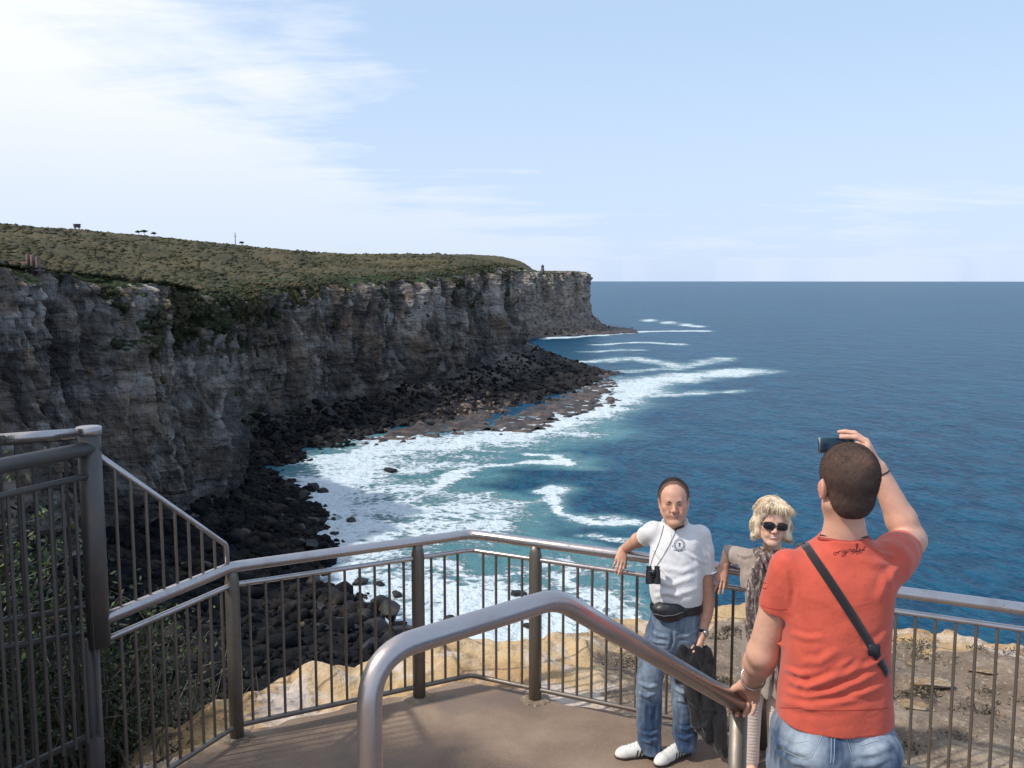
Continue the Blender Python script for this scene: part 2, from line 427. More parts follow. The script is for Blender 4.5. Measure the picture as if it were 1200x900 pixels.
fiss = -np.abs(fbm(U/8, zf/45, 0*zf+7, 3)); fiss = np.clip(fiss*3.4+.45, -3, .45)*2.3
def ledge(z, sc, seed):
    zz_ = z/sc+.35*fbm(U/40, z/25, 0*z+seed, 2); fr = zz_-np.floor(zz_)
    rnd = np.sin(np.floor(zz_)*12.9898+seed)*43758.5453; rnd = rnd-np.floor(rnd)
    return rnd*sstep(0, .12, fr)*sstep(1, .82, fr)
led = ledge(zf, 13, 2.0)*1.4+ledge(zf, 3.4, 5.0)*.5
blk = fbm(U/3.6, zf/2.6, 0*zf+2, 3)*.8
batter = -(s**1.1)*(9+9*np.exp(-((Y0-735)/60)**2))
over = 2.5*sstep(.80, .9, s)*sstep(.3, .6, .5+fbm(U/25, 0*U, 0*U+33, 2))                    # projecting cap rock
# bushy gully where the two faces meet
near = sstep(300, 250, Y0)*sstep(150, 185, Y0)
slump = 16*near*(sstep(.1, 0, s)*0+(1-s)*.35)
outw = (lump+fiss+led+blk+over)*np.clip(s*8, 0.0, 1)*sstep(1.02, .96, s)+batter+butt*(1-.35*s)+slump*(s > 0)*np.clip(s*8, 0, 1)
zf = zf+fbm(U/14, 0*zf, s*2+5, 3)*1.8*sstep(.7, 1, s)
Ff = np.stack([X0+onrm[:, :1]*outw, Y0+onrm[:, 1:]*outw, zf], -1)
# rim rows
dr = np.array([.8, 1.8, 3.2, 5, 7.5, 10.5, 14, 19, 24.0])
end = outw[:, -1:]; 
Rx = X0+onrm[:, :1]*(end-dr[None, :]); Ry = Y0+onrm[:, 1:]*(end-dr[None, :])
zr = plateau(Rx, Ry); w_ = sstep(0, 12, dr)[None, :]
zr = zf[:, -1:]*(1-w_)+(zr+.3)*w_+fbm(Rx/5, Ry/5, 0*Rx, 3)*.9*w_; zr[:, -1] -= 3
Ar = np.stack([Rx, Ry, zr], -1)
ALL = np.concatenate([At, Ff[:, 1:], Ar], 1); NV = ALL.shape[1]
# vegetation mask
vg = np.zeros((NU, NV)); 
vF = .20*sstep(.62, .98, s)+.34*sstep(-.15, .5, fbm(U/26, zf/22, 0*zf+11, 3))*sstep(.2, .7, s)
gul = np.exp(-((Y0-355)/78)**2)*1.0
vF = vF+gul*sstep(.35, .75, s)*.75+.35*sstep(.25, .6, fbm(U/14, zf/90, 0*zf+41, 2))*sstep(.3, .8, s)
vg[:, nt:nt+nf-1] = vF[:, 1:]
vg[:, :nt] = .05+gul*sstep(.6, 1, v_t)[None, :]*.3
vg[:, nt+nf-1:] = (.55+.5*(dr[None, :] > 3))*np.where(Y0 > 1050, .35, 1)
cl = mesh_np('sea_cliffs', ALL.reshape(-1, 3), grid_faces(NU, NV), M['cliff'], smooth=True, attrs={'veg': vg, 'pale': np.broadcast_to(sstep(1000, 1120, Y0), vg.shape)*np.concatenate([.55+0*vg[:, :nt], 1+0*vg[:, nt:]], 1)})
tag(cl, kind='structure')
cl.data.polygons.foreach_set('use_smooth', np.zeros(len(cl.data.polygons), bool))
# plateau (rows of heath running inland)
azs = np.linspace(-.62, .12, 430); rads = np.geomspace(120, 2000, 260)
A_, R_ = np.meshgrid(azs, rads, indexing='ij'); X_ = np.sin(A_)*R_; Y_ = np.cos(A_)*R_
D_, Z_ = coast_d(X_, Y_); PZ = plateau(X_, Y_, D_, Z_)
PZ = PZ+(np.abs(fbm(X_/7, Y_/7, 0*X_, 3))*1.7+fbm(X_/2.6, Y_/2.6, 0*X_, 2)*.5)*np.clip((D_.reshape(X_.shape)-14)/15, 0, 1)
D2 = D_.reshape(X_.shape)
PV = np.stack([X_, Y_, PZ], -1).reshape(-1, 3); PF = grid_faces(len(azs), len(rads)); ok = (D2.ravel() > 19)
PF = PF[ok[PF].all(1)]
tone = sstep(-.3, .5, fbm(X_/45, Y_/45, 0*X_+2, 4))
heath = mesh_np('hills', PV, PF, M['heath'], attrs={'tone': tone}); tag(heath, kind='structure')
# scrub: thousands of bushes, one mass
IV, IF = ico(2); IV1, IF1 = ico(1)
def scatter_blobs(pts, sizes, name, mat, squash=.7, rough_=.35, base=None, tonef=None, seed=0):
    Vb, Fb = base if base is not None else (IV1, IF1)
    n = len(pts); g = np.random.default_rng(seed)
    rot = g.uniform(0, 6.28, n); ca, sa = np.cos(rot), np.sin(rot)
    V = Vb[None]*(1+rough_*g.uniform(-1, 1, (n, len(Vb), 1)))
    st = g.uniform(.7, 1.35, (n, 1)); V = V*np.stack([st, 1/st, squash*g.uniform(.7, 1.3, (n, 1))], -1)
    x = V[..., 0]*ca[:, None]-V[..., 1]*sa[:, None]; y = V[..., 0]*sa[:, None]+V[..., 1]*ca[:, None]
    V = np.stack([x, y, V[..., 2]], -1)*sizes[:, None, None]+pts[:, None]
    F = Fb[None]+(np.arange(n)*len(Vb))[:, None, None]
    t = np.repeat(tonef if tonef is not None else g.uniform(0, 1, n), len(Vb))
    return mesh_np(name, V.reshape(-1, 3), F.reshape(-1, Fb.shape[1]), mat, smooth=False, attrs={'tone': t})
N = 95000
a = rng.uniform(-.56, .035, N); r = np.exp(rng.uniform(math.log(170), math.log(1450), N)); x = np.sin(a)*r; y = np.cos(a)*r
d, rz = coast_d(x, y); z = plateau(x, y, d, rz)
keep = (d > 7) & (d < 330); x, y, z, d = x[keep], y[keep], z[keep], d[keep]
dens = fbm(x/22, y/22, 0*x+3, 3); keep = (rng.uniform(-.7, .5, len(x)) < dens*1.5+.10) & ((y < 1080) | (rng.uniform(0, 1, len(x)) < .12)); x, y, z, d = x[keep], y[keep], z[keep], d[keep]
sz = np.exp(rng.normal(-.35, .55, len(x))+.35*fbm(x/60, y/60, 0*x+13, 2))*(1+.5*np.clip(np.hypot(x, y)/700, 0, 1.5)); sz = np.clip(sz, .25, 1.5)*np.clip(.55+d/60, .55, 1)
print('scrub', len(x))
tn = np.clip(sstep(-.3, .5, fbm(x/45, y/45, 0*x+2, 4))*.8+rng.uniform(-.3, .35, len(x)), 0, 1)
scatter_blobs(np.stack([x, y, z+sz*.15], -1), sz, 'heath_scrub', M['scrub'], .6, .42, tonef=tn, seed=4)
tag(bpy.data.objects['heath_scrub'], 'low olive and brown coastal scrub covering the headland top', 'scrub', kind='stuff')
# cliff shrubs clinging to the ledges
CLV = ALL[:, nt:nt+nf-1].reshape(-1, 3); vm = (vF[:, 1:]+.55*fbm(CLV[:, 0]/9, CLV[:, 1]/9, CLV[:, 2]/6, 3).reshape(vF[:, 1:].shape)).ravel()
cand = np.where(vm > .58)[0]; cand = rng.choice(cand, min(15000, len(cand)), replace=False)
pc = CLV[cand]; tn = rng.uniform(0, .15, len(pc))
scatter_blobs(pc, rng.uniform(.35, 1.15, len(pc)), 'cliff_shrubs', M['scrub'], .8, .35, tonef=tn, seed=8)
tag(bpy.data.objects['cliff_shrubs'], 'dark green shrubs clinging to the gully and ledges of the cliff face', 'shrubs', kind='stuff')
# ============================================================= rubble on the aprons
def rock_base(seed, sub=2):
    V, F = ico(sub); g = np.random.default_rng(seed)
    dirs = g.normal(size=(13, 3)); dirs /= np.linalg.norm(dirs, axis=1)[:, None]
    V = V.copy()
    for dd in dirs:                                         # flat chops
        h = g.uniform(.42, .78); k = V@dd; m = k > h; V[m] -= (k[m]-h)[:, None]*dd*.97
    V *= 1+.10*fbm(V[:, 0]*2+seed, V[:, 1]*2, V[:, 2]*2, 2)[:, None]
    return V, F
AP = ALL[:, 3:nt]
cu = rng.choice(NU, 15000, p=(lambda q: q/q.sum())(np.where((cp[:, 1] > 110) & (cp[:, 1] < 800), np.clip(400/np.hypot(cp[:, 0], cp[:, 1]), .5, 2), .25)))
cv = (rng.uniform(0, 1, len(cu))**.9*(nt-6)).astype(int)
pr = AP[cu, cv]; jj = rng.uniform(-1.5, 1.5, (len(pr), 3)); jj[:, 2] *= .2; pr = pr+jj
szr = np.exp(rng.normal(.1, .5, len(pr))); szr = np.clip(szr, .5, 3.6)
pr = pr[pr[:, 2] > SEA-1]; szr = szr[:len(pr)]
RBV, RBF = rock_base(1, 1)
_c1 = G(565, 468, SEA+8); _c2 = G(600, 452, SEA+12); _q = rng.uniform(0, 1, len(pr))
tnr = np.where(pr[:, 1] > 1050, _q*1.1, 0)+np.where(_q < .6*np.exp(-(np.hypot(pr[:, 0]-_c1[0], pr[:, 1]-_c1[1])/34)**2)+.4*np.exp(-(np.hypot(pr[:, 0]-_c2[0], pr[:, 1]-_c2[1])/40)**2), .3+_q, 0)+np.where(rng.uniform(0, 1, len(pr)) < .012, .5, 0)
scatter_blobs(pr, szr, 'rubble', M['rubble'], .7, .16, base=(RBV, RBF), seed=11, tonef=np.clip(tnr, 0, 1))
tag(bpy.data.objects['rubble'], 'dark fallen rubble heaped along the foot of the cliffs', 'rubble', kind='stuff')
# near rubble field between the near cliff and the water (below the lookout)
def in_world(pts): return np.array([G(p[0], p[1], SEA)[:2] for p in pts])
def inpoly(P, x, y):
    c = np.zeros(np.shape(x), bool); n = len(P)
    for i in range(n):
        x1, y1 = P[i]; x2, y2 = P[(i+1) % n]
        c ^= ((y1 > y) != (y2 > y)) & (x < (x2-x1)*(y-y1)/(y2-y1+1e-12)+x1)
    return c
beach = np.vstack([in_world([(362, 575), (372, 600), (372, 640), (395, 668), (388, 690), (420, 698), (440, 720), (470, 735), (492, 760), (500, 800), (520, 900), (640, 1000)]), [(-20, 100), (-60, 60), (-110, 60), (-125, 200), (-110, 300)]])
gx, gy = np.meshgrid(np.arange(-130, 30, 1.3), np.arange(50, 330, 1.3), indexing='ij')
wx = gx+fbm(gx/8, gy/8, 0*gx, 3)*5; wy = gy+fbm(gx/8, gy/8, 0*gx+9, 3)*5
def dpoly(P, x, y):
    best = np.full(np.shape(x), 1e18)
    for i in range(len(P)):
        a_ = P[i]; b_ = P[(i+1) % len(P)]; ab = b_-a_
        t = np.clip(((x-a_[0])*ab[0]+(y-a_[1])*ab[1])/(ab.dot(ab)+1e-9), 0, 1)
        best = np.minimum(best, (x-a_[0]-t*ab[0])**2+(y-a_[1]-t*ab[1])**2)
    return np.sqrt(best)*np.where(inpoly(P, x, y), 1, -1)
dB = dpoly(beach, wx, wy)
zB = SEA-1.2+np.clip(dB*.5, -3, 2.5)+np.clip(dB-5, 0, 60)*.20+np.abs(fbm(gx/5, gy/5, 0*gx, 3))*2.0*np.clip(dB/4, 0, 1)
bf = grid_faces(*gx.shape); bok = (dB.ravel() > -4); bf = bf[bok[bf].all(1)]
sh = mesh_np('boulder_shore', np.stack([gx, gy, zB], -1).reshape(-1, 3), bf, M['rubble']); tag(sh, kind='structure')
cb_ = np.where((dB.ravel() > .5) & (gy.ravel() < 330))[0]; cb_ = rng.choice(cb_, 8500)
pb = np.stack([gx.ravel()[cb_], gy.ravel()[cb_], zB.ravel()[cb_]], -1)+rng.uniform(-.6, .6, (len(cb_), 3))
sb = np.clip(np.exp(rng.normal(-.05, .6, len(pb))), .4, 4.0)
scatter_blobs(pb, sb, 'shore_rubble', M['rubble'], .72, .14, base=(RBV, RBF), seed=21, tonef=np.where(rng.uniform(0, 1, len(pb)) < .015, rng.uniform(.3, .7, len(pb)), 0))
tag(bpy.data.objects['shore_rubble'], 'dark tumbled boulders and stones covering the shore below the lookout', 'rubble', kind='stuff')
# individual boulders that stand out
RB = [rock_base(k+30, 3) for k in range(5)]
rb_me = []
for k, (V, F) in enumerate(RB):
    o = mesh_np('boulder', V*np.array([1, 1, .72]), F, M['boulder'], smooth=True); rb_me.append(o.data); bpy.data.objects.remove(o)
    try: rb_me[-1].set_sharp_from_angle(angle=R(38))
    except Exception: pass
def boulder(px, py, wpx, label, group, k, z=SEA, sink=.25):
    p = G(px, py, z); t = math.hypot(p[0], p[1], ); s_ = wpx/FPX*math.hypot(t, p[2]-CAM_Z)/2
    o = bpy.data.objects.new('boulder', rb_me[k % 5]); col.objects.link(o)
    o.location = (p[0], p[1], z+s_*.72*(1-2*sink)*.5); o.scale = (s_, s_*random.uniform(.8, 1.1), s_*random.uniform(.85, 1.2)); o.rotation_euler = (random.uniform(-.3, .3), random.uniform(-.3, .3), random.uniform(0, 6.28))
    tag(o, label, 'boulder', group)
G1 = 'dark boulders standing clear in the surf'
solo = [(457, 553, 19, 'dark flat topped boulder alone in the wash, between the two long foam streaks'),
 (378, 577, 15, 'dark boulder at the tip of the shore, farthest along its waterline'),
 (412, 611, 13, 'small low dark boulder lying out in the foam just above the railing'),
 (365, 573, 20, 'round dark boulder against the cliff shade where the surf begins'),
 (391, 609, 9, 'small dark stone between the shore and the low boulder in foam'),
 (392, 626, 12, 'dark stone in white foam just above the handrail'),
 (421, 684, 21, 'rounded boulder in foam behind the balusters left of the steel post'),
 (445, 686, 13, 'wave washed boulder right beside the rounded one behind the balusters'),
 (466, 698, 17, 'pale foam washed boulder nearest the steel post'),
 (428, 701, 8, 'tiny dark stone in foam between the balusters'),
 (607, 697, 20, 'wet dark boulder in the surf, left of the second steel post'),
 (527, 727, 16, 'foam covered rock breaking the surf behind the short corner balusters'),
 (618, 735, 14, 'low rock breaking the surf close to the yellow rock rim')]
for k, (a_, b_, c_, lab) in enumerate(solo): boulder(a_, b_, c_, lab, G1, k)
G2 = 'big boulders piled at the water edge below the lookout'
pile = [(445, 712, 30), (458, 722, 36), (430, 722, 26), (474, 742, 34), (440, 738, 34), (412, 715, 22), (420, 742, 30), (455, 752, 36), (398, 730, 26), (400, 757, 32), (430, 765, 36), (470, 768, 34),
 (362, 640, 24), (373, 655, 22), (358, 660, 26), (380, 672, 20), (368, 682, 24), (352, 622, 22), (368, 612, 20), (345, 640, 24), (390, 700, 22), (372, 720, 26), (350, 700, 24), (342, 590, 20), (354, 582, 18), (330, 610, 22), (376, 745, 28), (345, 735, 26), (320, 650, 20), (330, 680, 24)]
for k, (a_, b_, c_) in enumerate(pile): boulder(a_, b_, c_, 'big dark boulder in the pile between the shaded shore and the white surf', G2, k+2, z=SEA+1.6+.4*(k % 3))
# rock platform at the far point
plats = [[(548, 503), (580, 496), (612, 485), (650, 469), (690, 453), (716, 444), (716, 458), (700, 472), (690, 484), (655, 490), (640, 499), (618, 509), (590, 506)], [(430, 520), (470, 500), (520, 485), (600, 470), (560, 503), (500, 512)],
         [(676, 440), (712, 433), (727, 437), (700, 446), (680, 450)], [(652, 388), (700, 382), (738, 385), (748, 390), (715, 392), (660, 394)], [(700, 470), (715, 466), (720, 474), (706, 478)]]
V_, F_ = [], []; off_ = 0
for P in plats:
    Pw = in_world(P); x0, y0 = Pw.min(0)-8; x1, y1 = Pw.max(0)+8; st = max(1.1, (y1-y0)/150)
    gx_, gy_ = np.meshgrid(np.arange(x0, x1, st), np.arange(y0, y1, st), indexing='ij')
    dd = dpoly(Pw, gx_+fbm(gx_/9, gy_/9, 0*gx_, 4)*11, gy_+fbm(gx_/9, gy_/9, 0*gx_+7, 4)*14)
    z_ = SEA-.7+np.clip(dd*.5, -1, 1.0)+fbm(gx_/7, gy_/7, 0*gx_, 4)*1.5+np.abs(fbm(gx_/2.5, gy_/2.5, 0*gx_+3, 2))*.8
    f = grid_faces(*gx_.shape); k2 = dd.ravel() > -3; f = f[k2[f].all(1)]
    V_.append(np.stack([gx_, gy_, z_], -1).reshape(-1, 3)); F_.append(f+off_); off_ += gx_.size
pl = mesh_np('rock_platform', np.vstack(V_), np.vstack(F_), M['platform'], smooth=False); tag(pl, kind='structure')
# ============================================================= sea
def m_sea():
    m = NT('sea_water'); p = m.pos()
    foam = m.attr('foam'); shal = m.attr('shallow'); far = m.attr('far')
    pp = m.pos((1, .55, 1), (0, 0, .35))
    wv = m.noise(.11, 6, .62, pp, .3); wv2 = m.noise(.42, 5, .6, pp, .3)
    deep = m.ramp(m.noise(.006, 5, .65, m.pos((1, .35, 1))), [(.35, (.0008, .029, .072)), (.65, (.0016, .046, .100))])
    deep = m.mix(m.mr(m.math('ADD', m.math('MULTIPLY', wv, .5), m.math('MULTIPLY', wv2, .5)), .42, .60, 0, .9), deep, (.003, .078, .145))
    teal = m.ramp(wv, [(.3, (.006, .062, .090)), (.7, (.028, .135, .155))])
    c = m.mix(m.mr(m.math('ADD', shal, m.math('MULTIPLY', m.math('SUBTRACT', m.noise(.035, 4, .6, p), .5), .8)), .1, .9), deep, teal)
    f1 = m.noise(.055, 8, .62, m.pos((.8, 1, 1), (0, 0, .5)), 1.6); f2 = m.noise(.4, 7, .68, p, 1.2)
    vr = m.voro(.30, m.pos((1, 1, 1)), 'DISTANCE_TO_EDGE'); 
    lace = m.mr(vr, .02, .34, .16, -.10)
    t = m.math('ADD', m.math('ADD', m.math('MULTIPLY', f1, 1.5), m.math('MULTIPLY', f2, 1.15)), lace)
    rn = m.noise(.13, 5, .6, m.pos((.7, 1.1, 1), (0, 0, .5)), 2.2); rd = m.math('SUBTRACT', 1, m.math('MULTIPLY', m.math('ABSOLUTE', m.math('SUBTRACT', rn, .5)), 7.0)); t = m.math('ADD', t, m.math('MULTIPLY', m.math('MAXIMUM', rd, 0), .26))
    t = m.math('ADD', t, m.math('MULTIPLY', foam, .80))
    cap = m.noise(.06, 5, .62, m.pos((1, .35, 1)), .4); 
    capf = m.math('MULTIPLY', m.mr(cap, .76, .81), m.mr(far, .0, 1, 1, .35))
    ff = m.math('MAXIMUM', m.math('MULTIPLY', m.mr(t, 1.60, 2.06), m.mr(m.math('ADD', foam, m.math('MULTIPLY', shal, .25)), .05, .30)), m.math('MULTIPLY', capf, .25))
    thin = m.math('MULTIPLY', m.math('MULTIPLY', m.mr(t, .95, 1.4), .5), m.mr(m.math('ADD', foam, shal), .12, .6))
    c = m.mix(m.math('MULTIPLY', thin, 1.0), c, (.14, .31, .34))
    c = m.mix(m.math('MULTIPLY', ff, m.mr(f2, .3, .6, .66, .96)), c, (.60, .67, .72))
    m.base(c); m.rough(m.math('ADD', .28, m.math('MULTIPLY', ff, .5)))
    m.b.inputs['IOR'].default_value = 1.33; m.b.inputs['Specular IOR Level'].default_value = .07
    h = m.math('ADD', m.math('MULTIPLY', wv, 2.2), m.math('MULTIPLY', wv2, .8)); h = m.math('ADD', h, m.math('MULTIPLY', m.noise(1.6, 3, .5, pp), .16))
    big = m.noise(.03, 3, .5, pp)
    h = m.math('ADD', h, m.math('MULTIPLY', big, 3.0)); h = m.math('ADD', h, m.math('MULTIPLY', ff, .5))
    m.bump(h, 1.0, 1.15); return m.m
M['sea'] = m_sea()
ra = np.concatenate([np.geomspace(40, 120, 20, endpoint=False), np.geomspace(120, 1500, 300, endpoint=False), np.geomspace(1500, 45000, 70)])
aa = np.concatenate([np.linspace(-2.2, -.62, 30, endpoint=False), np.linspace(-.62, .62, 420, endpoint=False), np.linspace(.62, 2.2, 30)])
A_, R_ = np.meshgrid(aa, ra, indexing='ij'); SX = np.sin(A_)*R_; SY = np.cos(A_)*R_
foam = np.zeros(SX.shape); shal = np.zeros(SX.shape)
wsx = SX+fbm(SX/30, SY/30, 0*SX, 3)*7; wsy = SY+fbm(SX/30, SY/30, 0*SX+4, 3)*12
def stroke(pts, wid, st, sh_=.8, shw=2.2):
    global foam, shal
    Q = in_world(pts); best = np.full(SX.shape, 1e18)
    for i in range(len(Q)-1):
        a_, b_ = Q[i], Q[i+1]; ab = b_-a_; t = np.clip(((wsx-a_[0])*ab[0]+(wsy-a_[1])*ab[1])/(ab.dot(ab)+1e-9), 0, 1)
        best = np.minimum(best, (wsx-a_[0]-t*ab[0])**2+(wsy-a_[1]-t*ab[1])**2)
    d = np.sqrt(best); foam = np.maximum(foam, st*np.exp(-(d/wid)**2)); shal = np.maximum(shal, sh_*np.exp(-(d/(wid*shw))**2))
stroke([(430, 800), (400, 700), (372, 650), (380, 600), (395, 560), (430, 530), (480, 515)], 15, .95)
stroke([(400, 700), (440, 655), (420, 610), (450, 580)], 17, .55, 1)
stroke([(395, 590), (460, 600), (520, 598)], 11, .75, 1)
stroke([(400, 620), (480, 622), (560, 610)], 13, .70, 1)
stroke([(430, 530), (520, 522), (600, 512), (650, 505)], 18, .8, .9)
stroke([(560, 515), (640, 498), (700, 480), (740, 460), (760, 447)], 15, 1.0, .5)
stroke([(715, 455), (760, 447), (820, 440), (875, 435)], 20, .85, .5, 1.5)
stroke([(715, 470), (790, 462), (860, 458)], 8, .6, .4)
stroke([(740, 435), (790, 432), (850, 420)], 10, .45, .3)
stroke([(400, 560), (440, 552), (520, 548), (560, 543)], 10, .62, .9)
stroke([(470, 573), (492, 570), (545, 559), (590, 546), (635, 544), (665, 543), (652, 535), (609, 531)], 3.6, .98, .7, 4)
stroke([(480, 568), (520, 575), (580, 590), (600, 595)], 8, .5, .9, 2.5)
stroke([(643, 571), (660, 578), (652, 590), (665, 603), (700, 611), (745, 613)], 2.6, 1.0, .5, 4)
stroke([(690, 628), (740, 630)], 2.0, .8, .3, 4)
stroke([(420, 690), (500, 690), (560, 700), (620, 712), (680, 735)], 12, 1.0, .9)
stroke([(440, 760), (520, 730), (600, 745), (640, 760), (700, 790)], 12, .9, .9)
stroke([(520, 664), (580, 668), (640, 676), (700, 700)], 4, .8, .8, 4)
stroke([(560, 640), (640, 655), (700, 665)], 8, .0, 1.0, 2.2)
stroke([(690, 690), (730, 700), (745, 720)], 4, .75, .6, 2)
stroke([(640, 397), (700, 393), (760, 388), (828, 388)], 9, 1.05, .2)
stroke([(700, 404), (750, 401), (800, 404)], 8, .7, .2)
stroke([(714, 374), (750, 374), (790, 379), (820, 383)], 12, .8, .2)
stroke([(690, 424), (740, 420), (800, 428)], 12, .55, .4)
stroke([(690, 412), (740, 410)], 10, .5, .3)
foam = foam*np.where(R_ > 2500, 0, 1)
far = sstep(600, 6000, R_)
sea = mesh_np('sea', np.stack([SX, SY, np.full(SX.shape, SEA)], -1).reshape(-1, 3), grid_faces(len(aa), len(ra)), M['sea'], attrs={'foam': foam, 'shallow': shal, 'far': far})
tag(sea, kind='structure')
# ============================================================= lookout: ground, slab, steps
def m_conc():
    m = NT('worn_concrete'); p = m.pos()
    c = m.ramp(m.noise(1.1, 5, .6, p), [(.3, (.125, .086, .062)), (.5, (.20, .138, .098)), (.7, (.30, .215, .15))])
    c = m.mix(m.mr(m.noise(55, 3, .6, p), .5, .76, 0, .6), c, (.28, .22, .18)); c = m.mix(m.mr(m.voro(70, p), .22, .05, 0, .6), c, (.09, .075, .065))
    c = m.mix(m.math('MULTIPLY', m.mr(m.noise(.75, 4, .6, m.pos(src='Object')), .50, .60), .6), c, (.13, .098, .085))
    m.base(c).rough(.9); m.bump(m.noise(60, 4, .7, p), .5, .006); return m.m
def m_ground():
    m = NT('sandstone_ground'); p = m.pos(); rim = m.attr('rim'); sc = m.attr('soil')
    y = m.ramp(m.noise(.9, 6, .6, m.pos((1, 1, 3)), .6), [(.28, (.24, .145, .08)), (.42, (.42, .27, .125)), (.55, (.52, .37, .20)), (.72, (.55, .44, .33))])
    y = m.mix(m.math('MULTIPLY', m.mr(m.noise(3.5, 6, .7, p, 1.0), .54, .66), .7), y, (.22, .15, .10)); ck = m.voro(1.3, m.mix(.12, m.pos((1, 1, 2)), m.noise(2.5, 4, .6, p, 0, 'Color')), 'DISTANCE_TO_EDGE'); y = m.mix(m.mr(ck, .022, .002, 0, .75), y, (.12, .08, .055))
    y = m.mix(m.math('MULTIPLY', m.mr(m.noise(1.7, 5, .65, m.pos((1, 1, 1), (0, 0, 1))), .50, .62), .8), y, (.58, .50, .45)); y = m.mix(m.math('MULTIPLY', m.mr(m.noise(9, 5, .7, p), .55, .7), .6), y, (.24, .17, .12))
    b = m.ramp(m.noise(2.2, 6, .7, p), [(.3, (.10, .070, .05)), (.5, (.19, .140, .10)), (.68, (.34, .265, .19))])
    b = m.mix(m.mr(m.noise(28, 3, .7, p), .56, .70), b, (.36, .31, .26)); b = m.mix(m.mr(m.voro(22, p), .22, .06, 0, .7), b, (.05, .04, .03))
    f = m.mr(m.math('ADD', sc, m.math('MULTIPLY', m.math('SUBTRACT', m.noise(1.6, 6, .7, p), .5), 1.4)), .42, .58)
    c = m.mix(f, y, b); m.base(c).rough(.92)
    h = m.math('ADD', m.math('MULTIPLY', m.noise(5, 7, .65, p, .5), .7), m.math('MULTIPLY', m.noise(40, 4, .7, p), .12)); m.bump(h, .9, .09); return m.m
def m_steel(name, base=(.46, .42, .40), r0=.26, r1=.5, rust=.25, metal=.85):
    m = NT(name); p = m.pos()
    n = m.noise(7, 5, .6, p); f = m.noise(60, 3, .6, m.pos((1, 1, .15)))
    c = m.mix(m.mr(n, .45, .7, 0, rust), base, (.16, .12, .095)); c = m.mix(m.mr(m.noise(35, 4, .7, p), .60, .74, 0, rust*2.0), c, (.20, .11, .06))
    m.base(c); m.b.inputs['Metallic'].default_value = metal
    m.rough(m.mr(m.math('ADD', m.math('MULTIPLY', n, .6), m.math('MULTIPLY', f, .4)), .3, .7, r0, r1))
    m.bump(f, .08, .002); return m.m
M['conc'] = m_conc(); M['ground'] = m_ground()
M['steel'] = m_steel('brushed_steel', (.48, .45, .45), .20, .42, .25); M['post'] = m_steel('weathered_steel', (.20, .175, .15), .38, .6, .5, .7); M['shade_steel'] = m_steel('shaded_weathered_steel', (.105, .098, .095), .4, .62, .5, .5); M['steelb'] = m_steel('handrail_steel', (.50, .45, .44), .24, .42, .15, .9)  # darkest steel: weathered, with the left fence's shade put into its colour
P0 = np.array([-2.15, 4.82]); PA = np.array([-1.75, 5.72]); PK = np.array([-.293, 6.487]); dR = np.array([1.108, -.547]); dR /= np.linalg.norm(dR)
PE = PK+dR*6.2
# rim of the natural rock shelf (bearing, reach) outside the railing
rimpx = [(-900, 990), (-300, 940), (-100, 890), (100, 850), (150, 832), (200, 810), (240, 803), (300, 797), (340, 788), (400, 774), (440, 766), (462, 748), (485, 742), (520, 745), (600, 750), (640, 744), (700, 738), (760, 728), (800, 715), (850, 703), (900, 705), (1000, 716), (1060, 728), (1100, 733), (1150, 738), (1200, 742), (1400, 765), (2200, 850)]
rw = np.array([G(a_, b_, -.12)[:2] for a_, b_ in rimpx]); rth = np.arctan2(rw[:, 0], rw[:, 1]); rrr = np.hypot(rw[:, 0], rw[:, 1])
th = np.linspace(-1.15, 1.15, 620); rim = np.interp(th, rth, rrr)+fbm(th*14, 0*th, 0*th, 4)*.10+fbm(th*60, 0*th, 0*th, 3)*.03
q = np.concatenate([np.linspace(.12, .93, 130), np.linspace(.935, 1.0, 22)])
TH, Q = np.meshgrid(th, q, indexing='ij'); RRm = rim[:, None]*Q
GX = np.sin(TH)*RRm; GY = np.cos(TH)*RRm
dr_ = rim[:, None]-RRm
GZ = -.10+fbm(GX*.8, GY*.8, 0*GX, 4)*.09+fbm(GX*4, GY*4, 0*GX, 3)*.025
GZ += (.10-.06*sstep(.2, 1.5, GX))*np.exp(-((dr_-.45)/.35)**2)*(.6+fbm(GX*2, GY*2, 0*GX+3, 3))-.06*sstep(.25, 0, dr_)
# lit hump of rock left of centre, broken ledges
GZ += .02+.05*np.floor(fbm(GX*.7, GY*1.1, 0*GX+8, 3)*3)*.5*sstep(2.5, .8, dr_)
GZ -= .45*sstep(-1.6, -3.0, GX)*sstep(1.5, 0.2, dr_)
inl = sstep(-.25, .15, ((GX-PK[0])*(-dR[1])+(GY-PK[1])*dR[0]))       # under the slab stay low
GZ = np.where(GX > PK[0], GZ*inl+(-.16)*(1-inl), GZ)
nA = np.array([-(PK-PA)[1], (PK-PA)[0]]); nA /= np.linalg.norm(nA); eA = (GX-PA[0])*nA[0]+(GY-PA[1])*nA[1]
GZ = np.where((GX <= PK[0]), np.where(eA > .1, GZ, np.minimum(GZ, -.14)), GZ)
